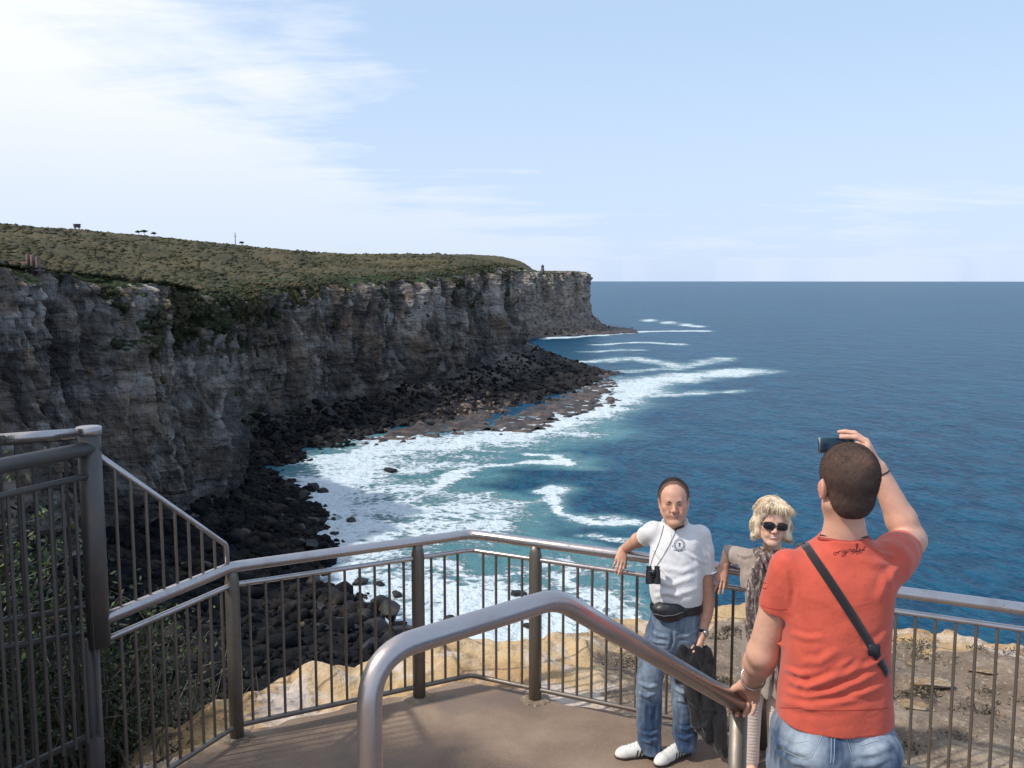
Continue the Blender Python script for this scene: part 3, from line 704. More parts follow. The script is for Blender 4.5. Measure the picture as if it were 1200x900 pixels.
# cliff below the rim
drop = np.concatenate([np.linspace(.02, .5, 8), np.geomspace(.8, 62, 34)])
outd = .05*np.sqrt(drop*10)+drop*.10
DX = np.sin(TH[:, -1:])*(rim[:, None]+outd+fbm(th[:, None]*20, drop[None]*.6, 0*th[:, None]+1, 3)*np.minimum(1.2, drop*.5)); DY = np.cos(TH[:, -1:])*(rim[:, None]+outd+fbm(th[:, None]*20, drop[None]*.6, 0*th[:, None]+1, 3)*np.minimum(1.2, drop*.5)); DZ = GZ[:, -1:]-drop[None]
GV = np.concatenate([np.stack([GX, GY, GZ], -1), np.stack([DX, DY, DZ], -1)], 1)
soil = np.zeros(GV.shape[:2]); side = sstep(.15, 1.3, GX)
soil[:, :len(q)] = side*sstep(.45, .95, dr_+.25*fbm(GX*1.5, GY*1.5, 0*GX, 3))*.95+(1-side)*.06
soil[:, :len(q)] -= .35*sstep(6.1, 5.4, GY)*side*sstep(1.5, 2.5, GX)*0
gm = mesh_np('ground', GV.reshape(-1, 3), grid_faces(*GV.shape[:2]), M['ground'], attrs={'soil': soil, 'rim': soil*0}); tag(gm, kind='structure')
# landing slab
def slab(outline, z0, z1, name, mat, edge=0):
    import bmesh
    bm = bmesh.new(); vs = [bm.verts.new((x, y, z1)) for x, y in outline]; f = bm.faces.new(vs)
    r_ = bmesh.ops.extrude_face_region(bm, geom=[f])
    for v in r_['geom']:
        if isinstance(v, bmesh.types.BMVert): v.co.z = z0
    bmesh.ops.recalc_face_normals(bm, faces=bm.faces); me = bpy.data.meshes.new(name); bm.to_mesh(me); bm.free()
    o = link(name, me, None, mat); tag(o, kind='structure'); return o
def edge_line(a, b, out, n, amp):
    d = (b-a)/np.linalg.norm(b-a); nn_ = np.array([-d[1], d[0]]); t = np.linspace(0, 1, n)
    w_ = fbm(t*np.linalg.norm(b-a)*3, 0*t+a[0], 0*t, 3)*amp
    return [tuple(a+(b-a)*k+nn_*(out+w_[i])) for i, k in enumerate(t)]
ol = edge_line(P0+np.array([-.1, 0]), PA, .03, 20, .05)+edge_line(PA, PK, .10, 60, .07)+edge_line(PK, PE, .07, 220, .05)
ol += [(6, 2.2), (3, 1.0), (-2.2, 1.2), (-2.6, 3.5)]
slab(ol, -.5, .0, 'landing', M['conc'])
# concrete collars round the posts
sd = np.array([.68, .73]); sd /= np.linalg.norm(sd); sn = np.array([sd[1], -sd[0]])
p0 = np.array([.116, 2.505])-sd*.25
def orient_box(mb, s0, s1, n0, n1, z0, z1):
    c = p0+sd*(s0+s1)/2+sn*(n0+n1)/2; mb.box((c[0], c[1], (z0+z1)/2), (s1-s0, n1-n0, z1-z0), math.atan2(sd[1], sd[0]), .008)
st_ = MB(); orient_box(st_, -3.6, 0, -.95, 1.9, .004, 1.15)
for k in range(6): orient_box(st_, .28*k+.001, .28*(k+1), -.95, 1.9, .004, 1.15-.1643*(k+1))
o = st_.build('steps', M['conc'], smooth=False); tag(o, kind='structure')
# dry scrub outside the railing
def m_dry():
    m = NT('dry_scrub'); t = m.attr('tone'); c = m.ramp(t, [(0, (.035, .028, .022)), (.35, (.085, .065, .05)), (.6, (.15, .125, .10)), (.8, (.07, .075, .035)), (1, (.24, .20, .15))])
    m.base(c).rough(.9); return m.m
M['dry'] = m_dry()
def leaf_cloud(name, centers, radii, n, size, mat, seed=0, aspect=2.2, tone=None, parent=None, flat=.6, up=.0):
    g = np.random.default_rng(seed); idx = g.integers(0, len(centers), n); dv = g.normal(size=(n, 3)); dv /= np.linalg.norm(dv, axis=1)[:, None]
    rad = g.uniform(0, 1, (n, 1))**.45
    P = np.asarray(centers)[idx]+dv*rad*np.asarray(radii)[idx][:, None]*np.array([1, 1, flat])
    a_ = g.normal(size=(n, 3)); a_[:, 2] += up; a_ /= np.linalg.norm(a_, axis=1)[:, None]; b_ = np.cross(a_, g.normal(size=(n, 3))); b_ /= np.linalg.norm(b_, axis=1)[:, None]
    s_ = size*g.uniform(.5, 1.5, (n, 1))
    V = np.stack([P-a_*s_*aspect, P+b_*s_*.5, P+a_*s_*aspect, P-b_*s_*.5], 1).reshape(-1, 3); F = np.arange(n*4).reshape(-1, 4)
    t = np.repeat(g.uniform(0, 1, n) if tone is None else tone(g, n), 4)
    return mesh_np(name, V, F, mat, parent, smooth=False, attrs={'tone': t})
g = np.random.default_rng(17); n = 1500
tx = g.uniform(.2, 6.5, n); ty = g.uniform(4.0, 8.6, n); e = (tx-PK[0])*(-dR[1])+(ty-PK[1])*dR[0]; rr2 = np.hypot(tx, ty); rl = np.interp(np.arctan2(tx, ty), th, rim)
k = (e > .12) & (rr2 < rl-.55) & (fbm(tx*.9, ty*1.5, 0*tx+2, 3) > -.12); tx, ty = tx[k], ty[k]
cen = np.stack([tx, ty, np.full(len(tx), -.10)], -1)
leaf_cloud('dry_scrub', cen, g.uniform(.05, .16, len(tx)), 34000, .0085, M['dry'], 5, flat=.35, up=.3)
tag(bpy.data.objects['dry_scrub'], 'dry brown ground scrub and litter outside the railing', 'scrub', kind='stuff')
# loose stones outside the railing
n = 1500; tx = g.uniform(-2.6, 6.5, n); ty = g.uniform(4.0, 8.6, n); e = (tx-PK[0])*(-dR[1])+(ty-PK[1])*dR[0]; e2 = (tx-PA[0])*nA[0]+(ty-PA[1])*nA[1]
rr2 = np.hypot(tx, ty); rl = np.interp(np.arctan2(tx, ty), th, rim)
k = (np.where(tx > PK[0], e, e2) > .12) & (rr2 < rl-.3); tx, ty = tx[k], ty[k]
scatter_blobs(np.stack([tx, ty, np.full(len(tx), -.095)], -1), np.clip(np.exp(g.normal(-4.2, .55, len(tx))), .006, .07)*np.where(tx > .4, 1, .6), 'gravel', M['ground'], .6, .2, base=(RBV, RBF), seed=3)
bpy.data.objects['gravel'].data.attributes.new('soil', 'FLOAT', 'POINT').data.foreach_set('value', np.repeat(g.uniform(.3, .75, len(tx)), len(RBV)).astype(np.float32))
tag(bpy.data.objects['gravel'], 'loose stones strewn over the ground outside the railing', 'gravel', kind='stuff')
# a few bigger loose rocks
for i, (px, py, wd, lab) in enumerate([(1092, 800, .34, 'pale yellow sandstone slab lying in the brown scrub beyond the right railing'), (1150, 786, .22, 'smaller pale slab beyond the right railing, right of the long yellow one'), (1072, 826, .22, 'dark rock in the scrub close beside the man in red')]):
    pg = G(px, py, -.07); o = bpy.data.objects.new('loose_rock', rb_me[i].copy()); col.objects.link(o); o.location = pg; o.scale = (wd*.6, wd*.3, wd*.14); o.rotation_euler = (0, 0, .1-.3*i)
    o.data.materials.clear(); o.data.materials.append(M['ground']); tag(o, lab, 'rock')
# ============================================================= railings
RT, RM, RBZ = 1.12, 1.005, .085
def p3(p, z): return np.array([p[0], p[1], z])
def smooth_path(pts, r, n=6):
    pts = [np.asarray(p, float) for p in pts]; out = [pts[0]]
    for i in range(1, len(pts)-1):
        a_, b_, c_ = pts[i-1], pts[i], pts[i+1]; u = (a_-b_)/np.linalg.norm(a_-b_); v = (c_-b_)/np.linalg.norm(c_-b_)
        for t in np.linspace(0, 1, n): out.append((1-t)**2*(b_+u*r)+2*t*(1-t)*b_+t*t*(b_+v*r))
    out.append(pts[-1]); return out
rail = empty('safety_railing', p3(PK, 0)); tag(rail, 'grey steel railing with vertical bars round the lower landing, the one the couple lean on', 'railing')
PF = P0+(P0-PA)*0.02
MB().tube(smooth_path([p3(PF, RT), p3(PA, RT), p3(PK, RT), p3(PE, RT)], .05), .0345, 18).build('top_rail', M['steel'], rail)
MB().tube(smooth_path([p3(PF, RM), p3(PA, RM), p3(PK, RM), p3(PE, RM)], .04), .017, 12).build('middle_rail', M['steel'], rail)
MB().tube(smooth_path([p3(PF, RBZ), p3(PA, RBZ), p3(PK, RBZ), p3(PE, RBZ)], .04), .017, 12).build('bottom_rail', M['post'], rail)
postP = [PA, PK+(PA-PK)/np.linalg.norm(PA-PK)*.40, PK+dR*.505]
postP += [postP[2]+dR*1.56*k for k in (1, 2, 3)]
for i, pp_ in enumerate(postP):
    mb = MB(); z0 = -.25
    mb.tube([p3(pp_, z0), p3(pp_, .5), p3(pp_, RT-.10), p3(pp_, RT-.055), p3(pp_, RT-.012)], [.0445, .0445, .0445, .037, .028], 22)
    o = mb.build('post', M['post'], rail)
    # mortar collar at the foot, part of the landing
    nn_ = 40; t = np.linspace(0, 2*math.pi, nn_, endpoint=False); rr_c = .10*(1+.25*fbm(np.cos(t)*2+i*3, np.sin(t)*2, 0*t, 3))
    V = [np.stack([pp_[0]+np.cos(t)*rr_c*s_, pp_[1]+np.sin(t)*rr_c*s_, 0*t+z_], -1) for s_, z_ in ((1.08, -.01), (1, .007), (.8, .014), (.3, .016))]
    c_ = mesh_np('post_mortar', np.vstack(V), np.concatenate([np.stack([k2*nn_+np.arange(nn_), k2*nn_+(np.arange(nn_)+1) % nn_, (k2+1)*nn_+(np.arange(nn_)+1) % nn_, (k2+1)*nn_+np.arange(nn_)], -1) for k2 in range(3)]), M['ground'], rail, attrs={'soil': np.full(nn_*4, .62)})
bal_me = None
def baluster(p, z0, z1, parent, r=.0093, mat=None):
    o = MB().tube([p3(p, z0), p3(p, (z0+z1)/2), p3(p, z1)], r, 8, caps=False).build('baluster', mat or M['post'], parent); return o
def bal_between(a_, b_, n, z0, z1, parent, mat=None):
    for k in range(n):
        t = (k+1)/(n+1); q_ = a_+(b_-a_)*t; baluster(q_, z0(t) if callable(z0) else z0, z1(t) if callable(z1) else z1, parent, mat=mat)
bal_between(P0, PA, 9, RBZ, RM, rail)
bal_between(postP[0], postP[1], 11, RBZ, RM, rail)
bal_between(postP[1], PK, 3, RBZ, RM, rail); bal_between(PK, postP[2], 4, RBZ, RM, rail)
for k in (2, 3, 4): bal_between(postP[k], postP[k+1], 14, RBZ, RM, rail)
# sloping infill panel on top of the railing's left run
inf = empty('sloping_panel', p3(PA, RT)); tag(inf, 'triangular steel panel of short bars rising on top of the left railing run', 'railing panel')
eA_ = PA+(P0-PA)*.04
MB().tube(smooth_path([p3(P0, 2.0), p3(eA_, 1.27), p3(eA_, RT+.03)], .03), .0165, 12).build('sloping_rail', M['steel'], inf)
bal_between(P0, eA_, 8, RT+.03, lambda t: 2.0+(1.27-2.0)*t-.01, inf)
# tall fence and big end post
tf = empty('tall_fence', p3(P0, 0)); tag(tf, 'tall dark steel fence of vertical bars ending in a capped round post, left edge', 'fence')
pt = P0+np.array([-.03, -.02])
o = MB().tube([p3(pt, .98), p3(pt, 1.5), p3(pt, 2.125)], .057, 26).build('corner_post', M['shade_steel'], tf)
MB().tube([p3(pt, 2.11), p3(pt, 2.118), p3(pt, 2.146), p3(pt, 2.15)], [.058, .063, .063, .058], 26).build('post_cap', M['steel'], tf)
MB().tube([p3(pt-np.array([.05, 0]), -.4), p3(pt-np.array([.05, 0]), 1.02)], .045, 22).build('lower_post', M['shade_steel'], tf)
dL = np.array([-.30, -.66]); dL /= np.linalg.norm(dL); PLn = P0+dL*2.1
MB().tube([p3(P0, 2.04), p3(PLn, 2.04)], .037, 18).build('top_rail', M['shade_steel'], tf)
MB().tube([p3(P0, 1.90), p3(PLn, 1.90)], .0165, 12).build('middle_rail', M['shade_steel'], tf)
MB().tube([p3(P0-np.array([.06,0]), .50), p3(PLn, .62)], .017, 12).build('bottom_rail', M['shade_steel'], tf)
bal_between(P0, PLn, 27, .5, 1.90, tf, mat=M['shade_steel'])
bf_ = empty('rear_fence', p3(P0, 0)); tag(bf_, 'lower second fence close behind the tall one, topped by a pale pipe', 'fence')
dQ = np.array([-.72, -.40]); dQ /= np.linalg.norm(dQ); s0_ = P0+np.array([-.1, .03]); PQ = s0_+dQ*2.6
MB().tube([p3(s0_+dQ*.02, 2.105), p3(s0_+dQ*.42, 2.105)], .029, 16).build('pipe', M['steel'], bf_)
MB().tube([p3(s0_, 2.09), p3(PQ, 2.09)], .018, 16).build('top_rail', M['shade_steel'], bf_)
MB().tube([p3(s0_, 1.17), p3(PQ, 1.17)], .017, 12).build('middle_rail', M['shade_steel'], bf_)
MB().tube([p3(s0_, 1.03), p3(PQ, 1.03)], .017, 12).build('lower_rail', M['shade_steel'], bf_)
bal_between(s0_, PQ, 34, .2, 2.09, bf_, mat=M['shade_steel'])
MB().tube([p3(s0_+dQ*.62, .0), p3(s0_+dQ*.62, 2.1)], .04, 18).build('post', M['shade_steel'], bf_)
# twisted dry vine on the pipe end
vn = MB(); 
for k in range(4):
    t = np.linspace(0, 1, 60); ang = t*13+k*1.6; base_ = (s0_+dQ*.46)[None]+dQ[None]*t[:, None]*1.1
    V = np.stack([base_[:, 0]+.0*t, base_[:, 1], 2.10+0*t], -1); pr_ = np.array([dQ[1], -dQ[0]])
    V[:, :2] += pr_[None]*(np.cos(ang)*(.022+.01*np.sin(t*9)))[:, None]; V[:, 2] += np.sin(ang)*.024
    vn.tube(V, .013+.003*np.sin(t*7+k), 7)
mv = NT('dry_vine'); mv.base(mv.ramp(mv.noise(18, 4, .6), [(.3, (.16, .12, .10)), (.7, (.40, .33, .28))])).rough(.9)
o = vn.build('twisted_vine', mv.m); tag(o, 'twisted dry grey vine wound round the fence rail at the far left', 'vine')
# ============================================================= stair handrail
hr = empty('stair_handrail', (-.28, 2.11, 1.15)); tag(hr, 'thick bent steel handrail in the foreground, gripped by the man in red', 'handrail')
hb = W(439, 800, 2.10); hb = np.array([hb[0], hb[1], 0]); top = 2.035
def Ht(px, py, z): return G(px, py, z)
pk = Ht(652, 701, 2.03); bn = Ht(432, 768, 2.03); en = W(872, 829, 3.06)
path = [p3(bn[:2], 1.15), p3(bn[:2], 2.03), pk, en]
d_ = (pk-np.array(p3(bn[:2], 2.03))); 
pp2 = smooth_path([path[0], path[1], path[2]], .13, 12); pp2 = pp2[:-1]
u1 = (np.array(path[1])-pk)/np.linalg.norm(np.array(path[1])-pk); u2 = (en-pk)/np.linalg.norm(en-pk)
bend = [(1-t)**2*(pk+u1*.06)+2*t*(1-t)*pk+t*t*(pk+u2*.06) for t in np.linspace(0, 1, 9)]
MB().tube(pp2+bend+[en+u2*.0], .0295, 28).build('rail', M['steelb'], hr)
ep = en-u2*.035
MB().tube([p3(ep[:2], .30), p3(ep[:2], ep[2]-.02)], .030, 24).build('post', M['post'], hr)
def flange(p, z): MB().tube([p3(p, z), p3(p, z+.008), p3(p, z+.009)], [.06, .06, .035], 24).build('foot_plate', M['post'], hr)
flange(bn[:2], 1.152)
HR_END = en; HR_U = u2
# ============================================================= shrubs left of the railing
def m_leaf(name, a_, b_, c_, tr=.0):
    m = NT(name); t = m.attr('tone'); m.base(m.ramp(t, [(0, a_), (.6, b_), (1, c_)])).rough(.55)
    m.b.inputs['Specular IOR Level'].default_value = .3; return m.m
M['leaf'] = m_leaf('shrub_leaves', (.012, .022, .009), (.026, .048, .016), (.09, .13, .04))
M['twig'] = m_leaf('dry_twigs', (.03, .026, .022), (.10, .085, .07), (.22, .19, .16))
def shrub(loc, h, w_, label, n=9000, seed=1, twigs=160, lsz=.02, name='coastal_shrub'):
    loc = np.asarray(loc, float); r_ = empty(name, tuple(loc)); tag(r_, label, 'shrub', None)
    g = np.random.default_rng(seed); mb = MB(); tips = []
    for k in range(twigs):
        a_ = g.uniform(0, 6.28); e_ = g.uniform(.15, 1.0)*w_; tp = loc+np.array([math.cos(a_)*e_, math.sin(a_)*e_, h*g.uniform(.45, 1)*(1-.35*(e_/w_)**2)])
        m1 = loc*.5+tp*.5+g.normal(size=3)*.08*h; m1[2] += .1*h; m0 = loc+g.normal(size=3)*[.08, .08, .0]
        t = np.linspace(0, 1, 7)[:, None]; pts = (1-t)**2*m0+2*t*(1-t)*m1+t*t*tp; mb.tube(pts, np.linspace(.016, .003, 7)*h*.6, 5, caps=False); tips.append(tp); tips.append(pts[5])
        for q_ in range(3):
            s_ = pts[g.integers(3, 6)]; e2_ = s_+g.normal(size=3)*.14*min(h, 1.4); mb.tube([s_, (s_+e2_)/2+g.normal(size=3)*.02, e2_], [.005, .004, .002], 4, caps=False); tips.append(e2_)
    mb.build('stems', M['twig'], r_, fixn=False)
    nt_ = sum(len(v) for v in mb.V); bpy.data.objects  # tone for stems
    o = [c for c in r_.children][0]; at = o.data.attributes.new('tone', 'FLOAT', 'POINT'); at.data.foreach_set('value', g.uniform(.3, 1, len(o.data.vertices)).astype(np.float32))
    leaf_cloud('leaves', tips, [.10*min(h, 2.2)+.05]*len(tips), n, lsz, M['leaf'], seed, aspect=1.1, parent=r_, flat=.8)
    return r_
shrub((-2.85, 6.35, -1.2), 2.1, .9, 'green leaved shrub seen through the bars below the left post', 7000, 2, 110, .018)
shrub((-3.75, 5.6, -.6), 2.6, 1.1, 'tall leafy shrub behind the tall fence at the left edge', 14000, 3, 130, .022)
shrub((-2.35, 6.9, -1.4), 1.25, .7, 'low twiggy grey shrub just beyond the left railing bars', 1600, 4, 190, .014)
shrub((-3.95, 3.7, .2), 4.3, .95, 'dense dark shrub added out of view to shade the tall left fence', 60000, 15, 170, .026)  # unseen, added to throw shade on the tall fence
shrub((-4.0, 2.7, .3), 4.2, 1.1, 'dense dark shrub added out of view beside the steps to shade the fence', 50000, 16, 150, .03)  # second unseen shrub added to shade the fence
shrub((-5.3, 3.3, -.3), 4.3, 1.5, 'large dense shrub added out of view at the outer left for shade', 30000, 5, 160, .035)  # added outside the frame as a shade caster
shrub((-4.3, 2.6, .0), 4.1, 1.5, 'large dense shrub added out of view nearest the steps for shade', 30000, 6, 160, .035)  # another added shade caster, out of view
shrub((-5.6, 6.2, -2.0), 4.4, 1.6, 'dense shrub on the slope left of the lookout', 20000, 7, 140, .035)
# ============================================================= things on the far headland
def hill_at(px, r):
    a_ = math.atan2(px-600, FPX*.985); x, y = math.sin(a_)*r, math.cos(a_)*r
    return np.array([x, y, float(plateau(np.array([x]), np.array([y]))[0])])
def crest(px):
    a_ = math.atan2(px-600, FPX*.985); r = np.geomspace(200, 1200, 200); x = np.sin(a_)*r; y = np.cos(a_)*r
    d_, z_ = coast_d(x, y); z = plateau(x, y, d_, z_); z = np.where(d_ > 8, z, -99); k = ((z-CAM_Z)/r).argmax(); return np.array([x[k], y[k], z[k]]), r[k]
md = NT('dark_timber'); md.base((.10, .09, .085)).rough(.8); ml = NT('pale_concrete'); ml.base(ml.ramp(ml.noise(.8), [(.3, (.09, .085, .075)), (.7, (.17, .155, .14))])).rough(.9)
mr_ = NT('red_brick_ruin'); mr_.base(mr_.ramp(mr_.noise(.9, 4), [(.3, (.09, .06, .05)), (.7, (.20, .13, .10))])).rough(.9)
c_, r_ = crest(104); s_ = r_/FPX*.78
hut = empty('lookout_hut', tuple(c_)); tag(hut, 'tiny dark raised hut on legs on the skyline at the left', 'hut')
MB().box(c_+[0, 0, 6.2*s_], (7.5*s_, 5*s_, 4.2*s_)).build('cabin', md.m, hut, smooth=False)
MB().box(c_+[0, 0, 8.6*s_], (9*s_, 6.5*s_, .6*s_)).build('roof', md.m, hut, smooth=False)
for a_ in (-2.6, 2.6):
    for b_ in (-1.5, 1.5): MB().tube([c_+np.array([a_*s_, b_*s_, -4*s_]), c_+np.array([a_*s_, b_*s_, 4.2*s_])], .45*s_, 6).build('leg', ml.m, hut)
c_, r_ = crest(284); s_ = r_/FPX
ms = empty('mast', tuple(c_)); tag(ms, 'thin mast standing on the skyline', 'mast')
MB().tube([c_-[0, 0, 2], c_+[0, 0, 14*s_]], .42*s_, 6).build('pole', md.m, ms); MB().tube([c_+np.array([-1.2*s_, 0, 10*s_]), c_+np.array([1.2*s_, 0, 10*s_])], .3*s_, 5).build('crossarm', md.m, ms)
for i, (px, hh, ww) in enumerate([(173, 4.5, 3.2), (180, 5.5, 4.5), (191, 5.0, 3.2), (291, 4, 3), (610, 3, 5)]):
    c_, r_ = crest(px); s_ = r_/FPX; t_ = empty('tree', tuple(c_)); tag(t_, ['small flat topped tree on the skyline, left of a pair', 'wider flat topped tree on the skyline, middle one of three', 'small tree on the skyline, right one of the three', 'low round tree on the skyline beside the thin mast', 'low wind bent tree at the end of the scrub on the far point'][i], 'tree')
    MB().tube([c_-[0, 0, 2], c_+np.array([.4*s_, 0, hh*.7*s_])], [.4*s_, .22*s_], 6).build('trunk', md.m, t_)
    leaf_cloud('crown', [c_+np.array([dx_*ww*s_, 0, (hh+dz_)*s_]) for dx_, dz_ in ((-.5, 0), (0, .8), (.5, .1), (.2, -.4))], [ww*.42*s_]*4, 700, .45*s_, M['leaf'], i, 1.1, parent=t_, flat=.5)
# obelisk-like stack on the far headland
a_ = math.atan2(635-600, FPX*.985); rO = 1150; xo, yo = math.sin(a_)*rO, math.cos(a_)*rO; zo = 12.0; s_ = rO/FPX
ml = md
ob = empty('stone_chimney', (xo, yo, zo)); tag(ob, 'small tapering stone chimney standing on the far headland', 'chimney')
MB().tube([(xo, yo, zo-3), (xo, yo, zo+1), (xo, yo, zo+6.5*s_)], [2.6*s_, 2.4*s_, 1.5*s_], 8).build('shaft', ml.m, ob); MB().tube([(xo, yo, zo+6.4*s_), (xo, yo, zo+7.4*s_), (xo, yo, zo+9*s_)], [2.0*s_, 1.8*s_, .5*s_], 8).build('cap', ml.m, ob)
# ruin at the far left rim
pr_ = W(42, 313, 205.); d_, z_ = coast_d([pr_[0]], [pr_[1]]); 
s_ = 205/FPX; zb = pr_[2]; ru = empty('ruined_bunker', tuple(pr_)); tag(ru, 'small ruined brick and concrete bunker at the cliff edge on the far left', 'bunker')
for dx_, hh in ((-8, 16), (-3, 15), (3, 12)): MB().box(pr_+np.array([dx_*s_, 0, (hh/2-5)*s_]), (2.2*s_, 8*s_, (hh+8)*s_)).build('wall', mr_.m, ru, smooth=False)
MB().box(pr_+np.array([-22*s_, 2, 2*s_]), (30*s_, 6*s_, 9*s_)).build('block', mr_.m, ru, smooth=False)
MB().box(pr_+np.array([2*s_, -1.0, -4*s_]), (18*s_, 10*s_, 2*s_)).build('slab', ml.m, ru, smooth=False)
# ============================================================= implicit bodies
def surface_nets(F, org, h):
    s = F < 0; nx, ny, nz = F.shape
    c = np.zeros((nx-1, ny-1, nz-1), np.int8)
    for dx in (0, 1):
        for dy in (0, 1):
            for dz in (0, 1): c += s[dx:nx-1+dx, dy:ny-1+dy, dz:nz-1+dz]
    act = (c > 0) & (c < 8); ii, jj, kk = np.nonzero(act)
    idx = np.full(act.shape, -1, np.int32); idx[ii, jj, kk] = np.arange(len(ii))
    cor = {}
    for dx in (0, 1):
        for dy in (0, 1):
            for dz in (0, 1): cor[dx, dy, dz] = F[ii+dx, jj+dy, kk+dz]
    acc = np.zeros((len(ii), 3)); cnt = np.zeros(len(ii))
    for a in cor:
        for ax in range(3):
            if a[ax] == 1: continue
            b = list(a); b[ax] = 1; b = tuple(b); fa, fb = cor[a], cor[b]
            m = (fa < 0) != (fb < 0); t = np.where(m, fa/np.where(m, fa-fb, 1), 0)
            for q in range(3): acc[:, q] += m*(a[q]+(t if q == ax else 0))
            cnt += m
    V = (np.stack([ii, jj, kk], -1)+acc/cnt[:, None])*h+org
    Q = []
    for ax in range(3):
        sl0 = [slice(1, -1)]*3; sl0[ax] = slice(0, -1); sl1 = list(sl0); sl1[ax] = slice(1, None)
        a = s[tuple(sl0)]; b = s[tuple(sl1)]; e = np.nonzero(a != b)
        off = [1, 1, 1]; off[ax] = 0; p = [e[q]+off[q] for q in range(3)]; inside = a[e]
        o1, o2 = [(1, 2), (2, 0), (0, 1)][ax]
        def cell(d1, d2):
            r = [p[0].copy(), p[1].copy(), p[2].copy()]; r[o1] = r[o1]-d1; r[o2] = r[o2]-d2; return idx[tuple(r)]
        q = np.stack([cell(1, 1), cell(0, 1), cell(0, 0), cell(1, 0)], -1); q[~inside] = q[~inside][:, ::-1]
        Q.append(q)
    Q = np.concatenate(Q); Q = Q[(Q >= 0).all(1)]
    return V, Q
def vnormals(V, F):
    n = np.cross(V[F[:, 2]]-V[F[:, 0]], V[F[:, 3]]-V[F[:, 1]]) if F.shape[1] == 4 else np.cross(V[F[:, 1]]-V[F[:, 0]], V[F[:, 2]]-V[F[:, 0]])
    N = np.zeros_like(V)
    for k in range(F.shape[1]): np.add.at(N, F[:, k], n)
    return N/(np.linalg.norm(N, axis=1)[:, None]+1e-12)
def relax(V, F, it=1, lam=.5):
    for _ in range(it):
        S = np.zeros_like(V); C = np.zeros(len(V))
        for k in range(4):
            a, b = F[:, k], F[:, (k+1) % 4]; np.add.at(S, a, V[b]); np.add.at(C, a, 1)
        V = V+(S/np.maximum(C, 1)[:, None]-V)*lam
    return V
def rotm(yaw=0, pitch=0, roll=0):
    cy, sy = math.cos(yaw), math.sin(yaw); cp_, sp_ = math.cos(pitch), math.sin(pitch); cr, sr = math.cos(roll), math.sin(roll)
    Rz = np.array([[cy, -sy, 0], [sy, cy, 0], [0, 0, 1]]); Rx = np.array([[1, 0, 0], [0, cp_, -sp_], [0, sp_, cp_]]); Ry = np.array([[cr, 0, sr], [0, 1, 0], [-sr, 0, cr]])
    return Rz@Rx@Ry
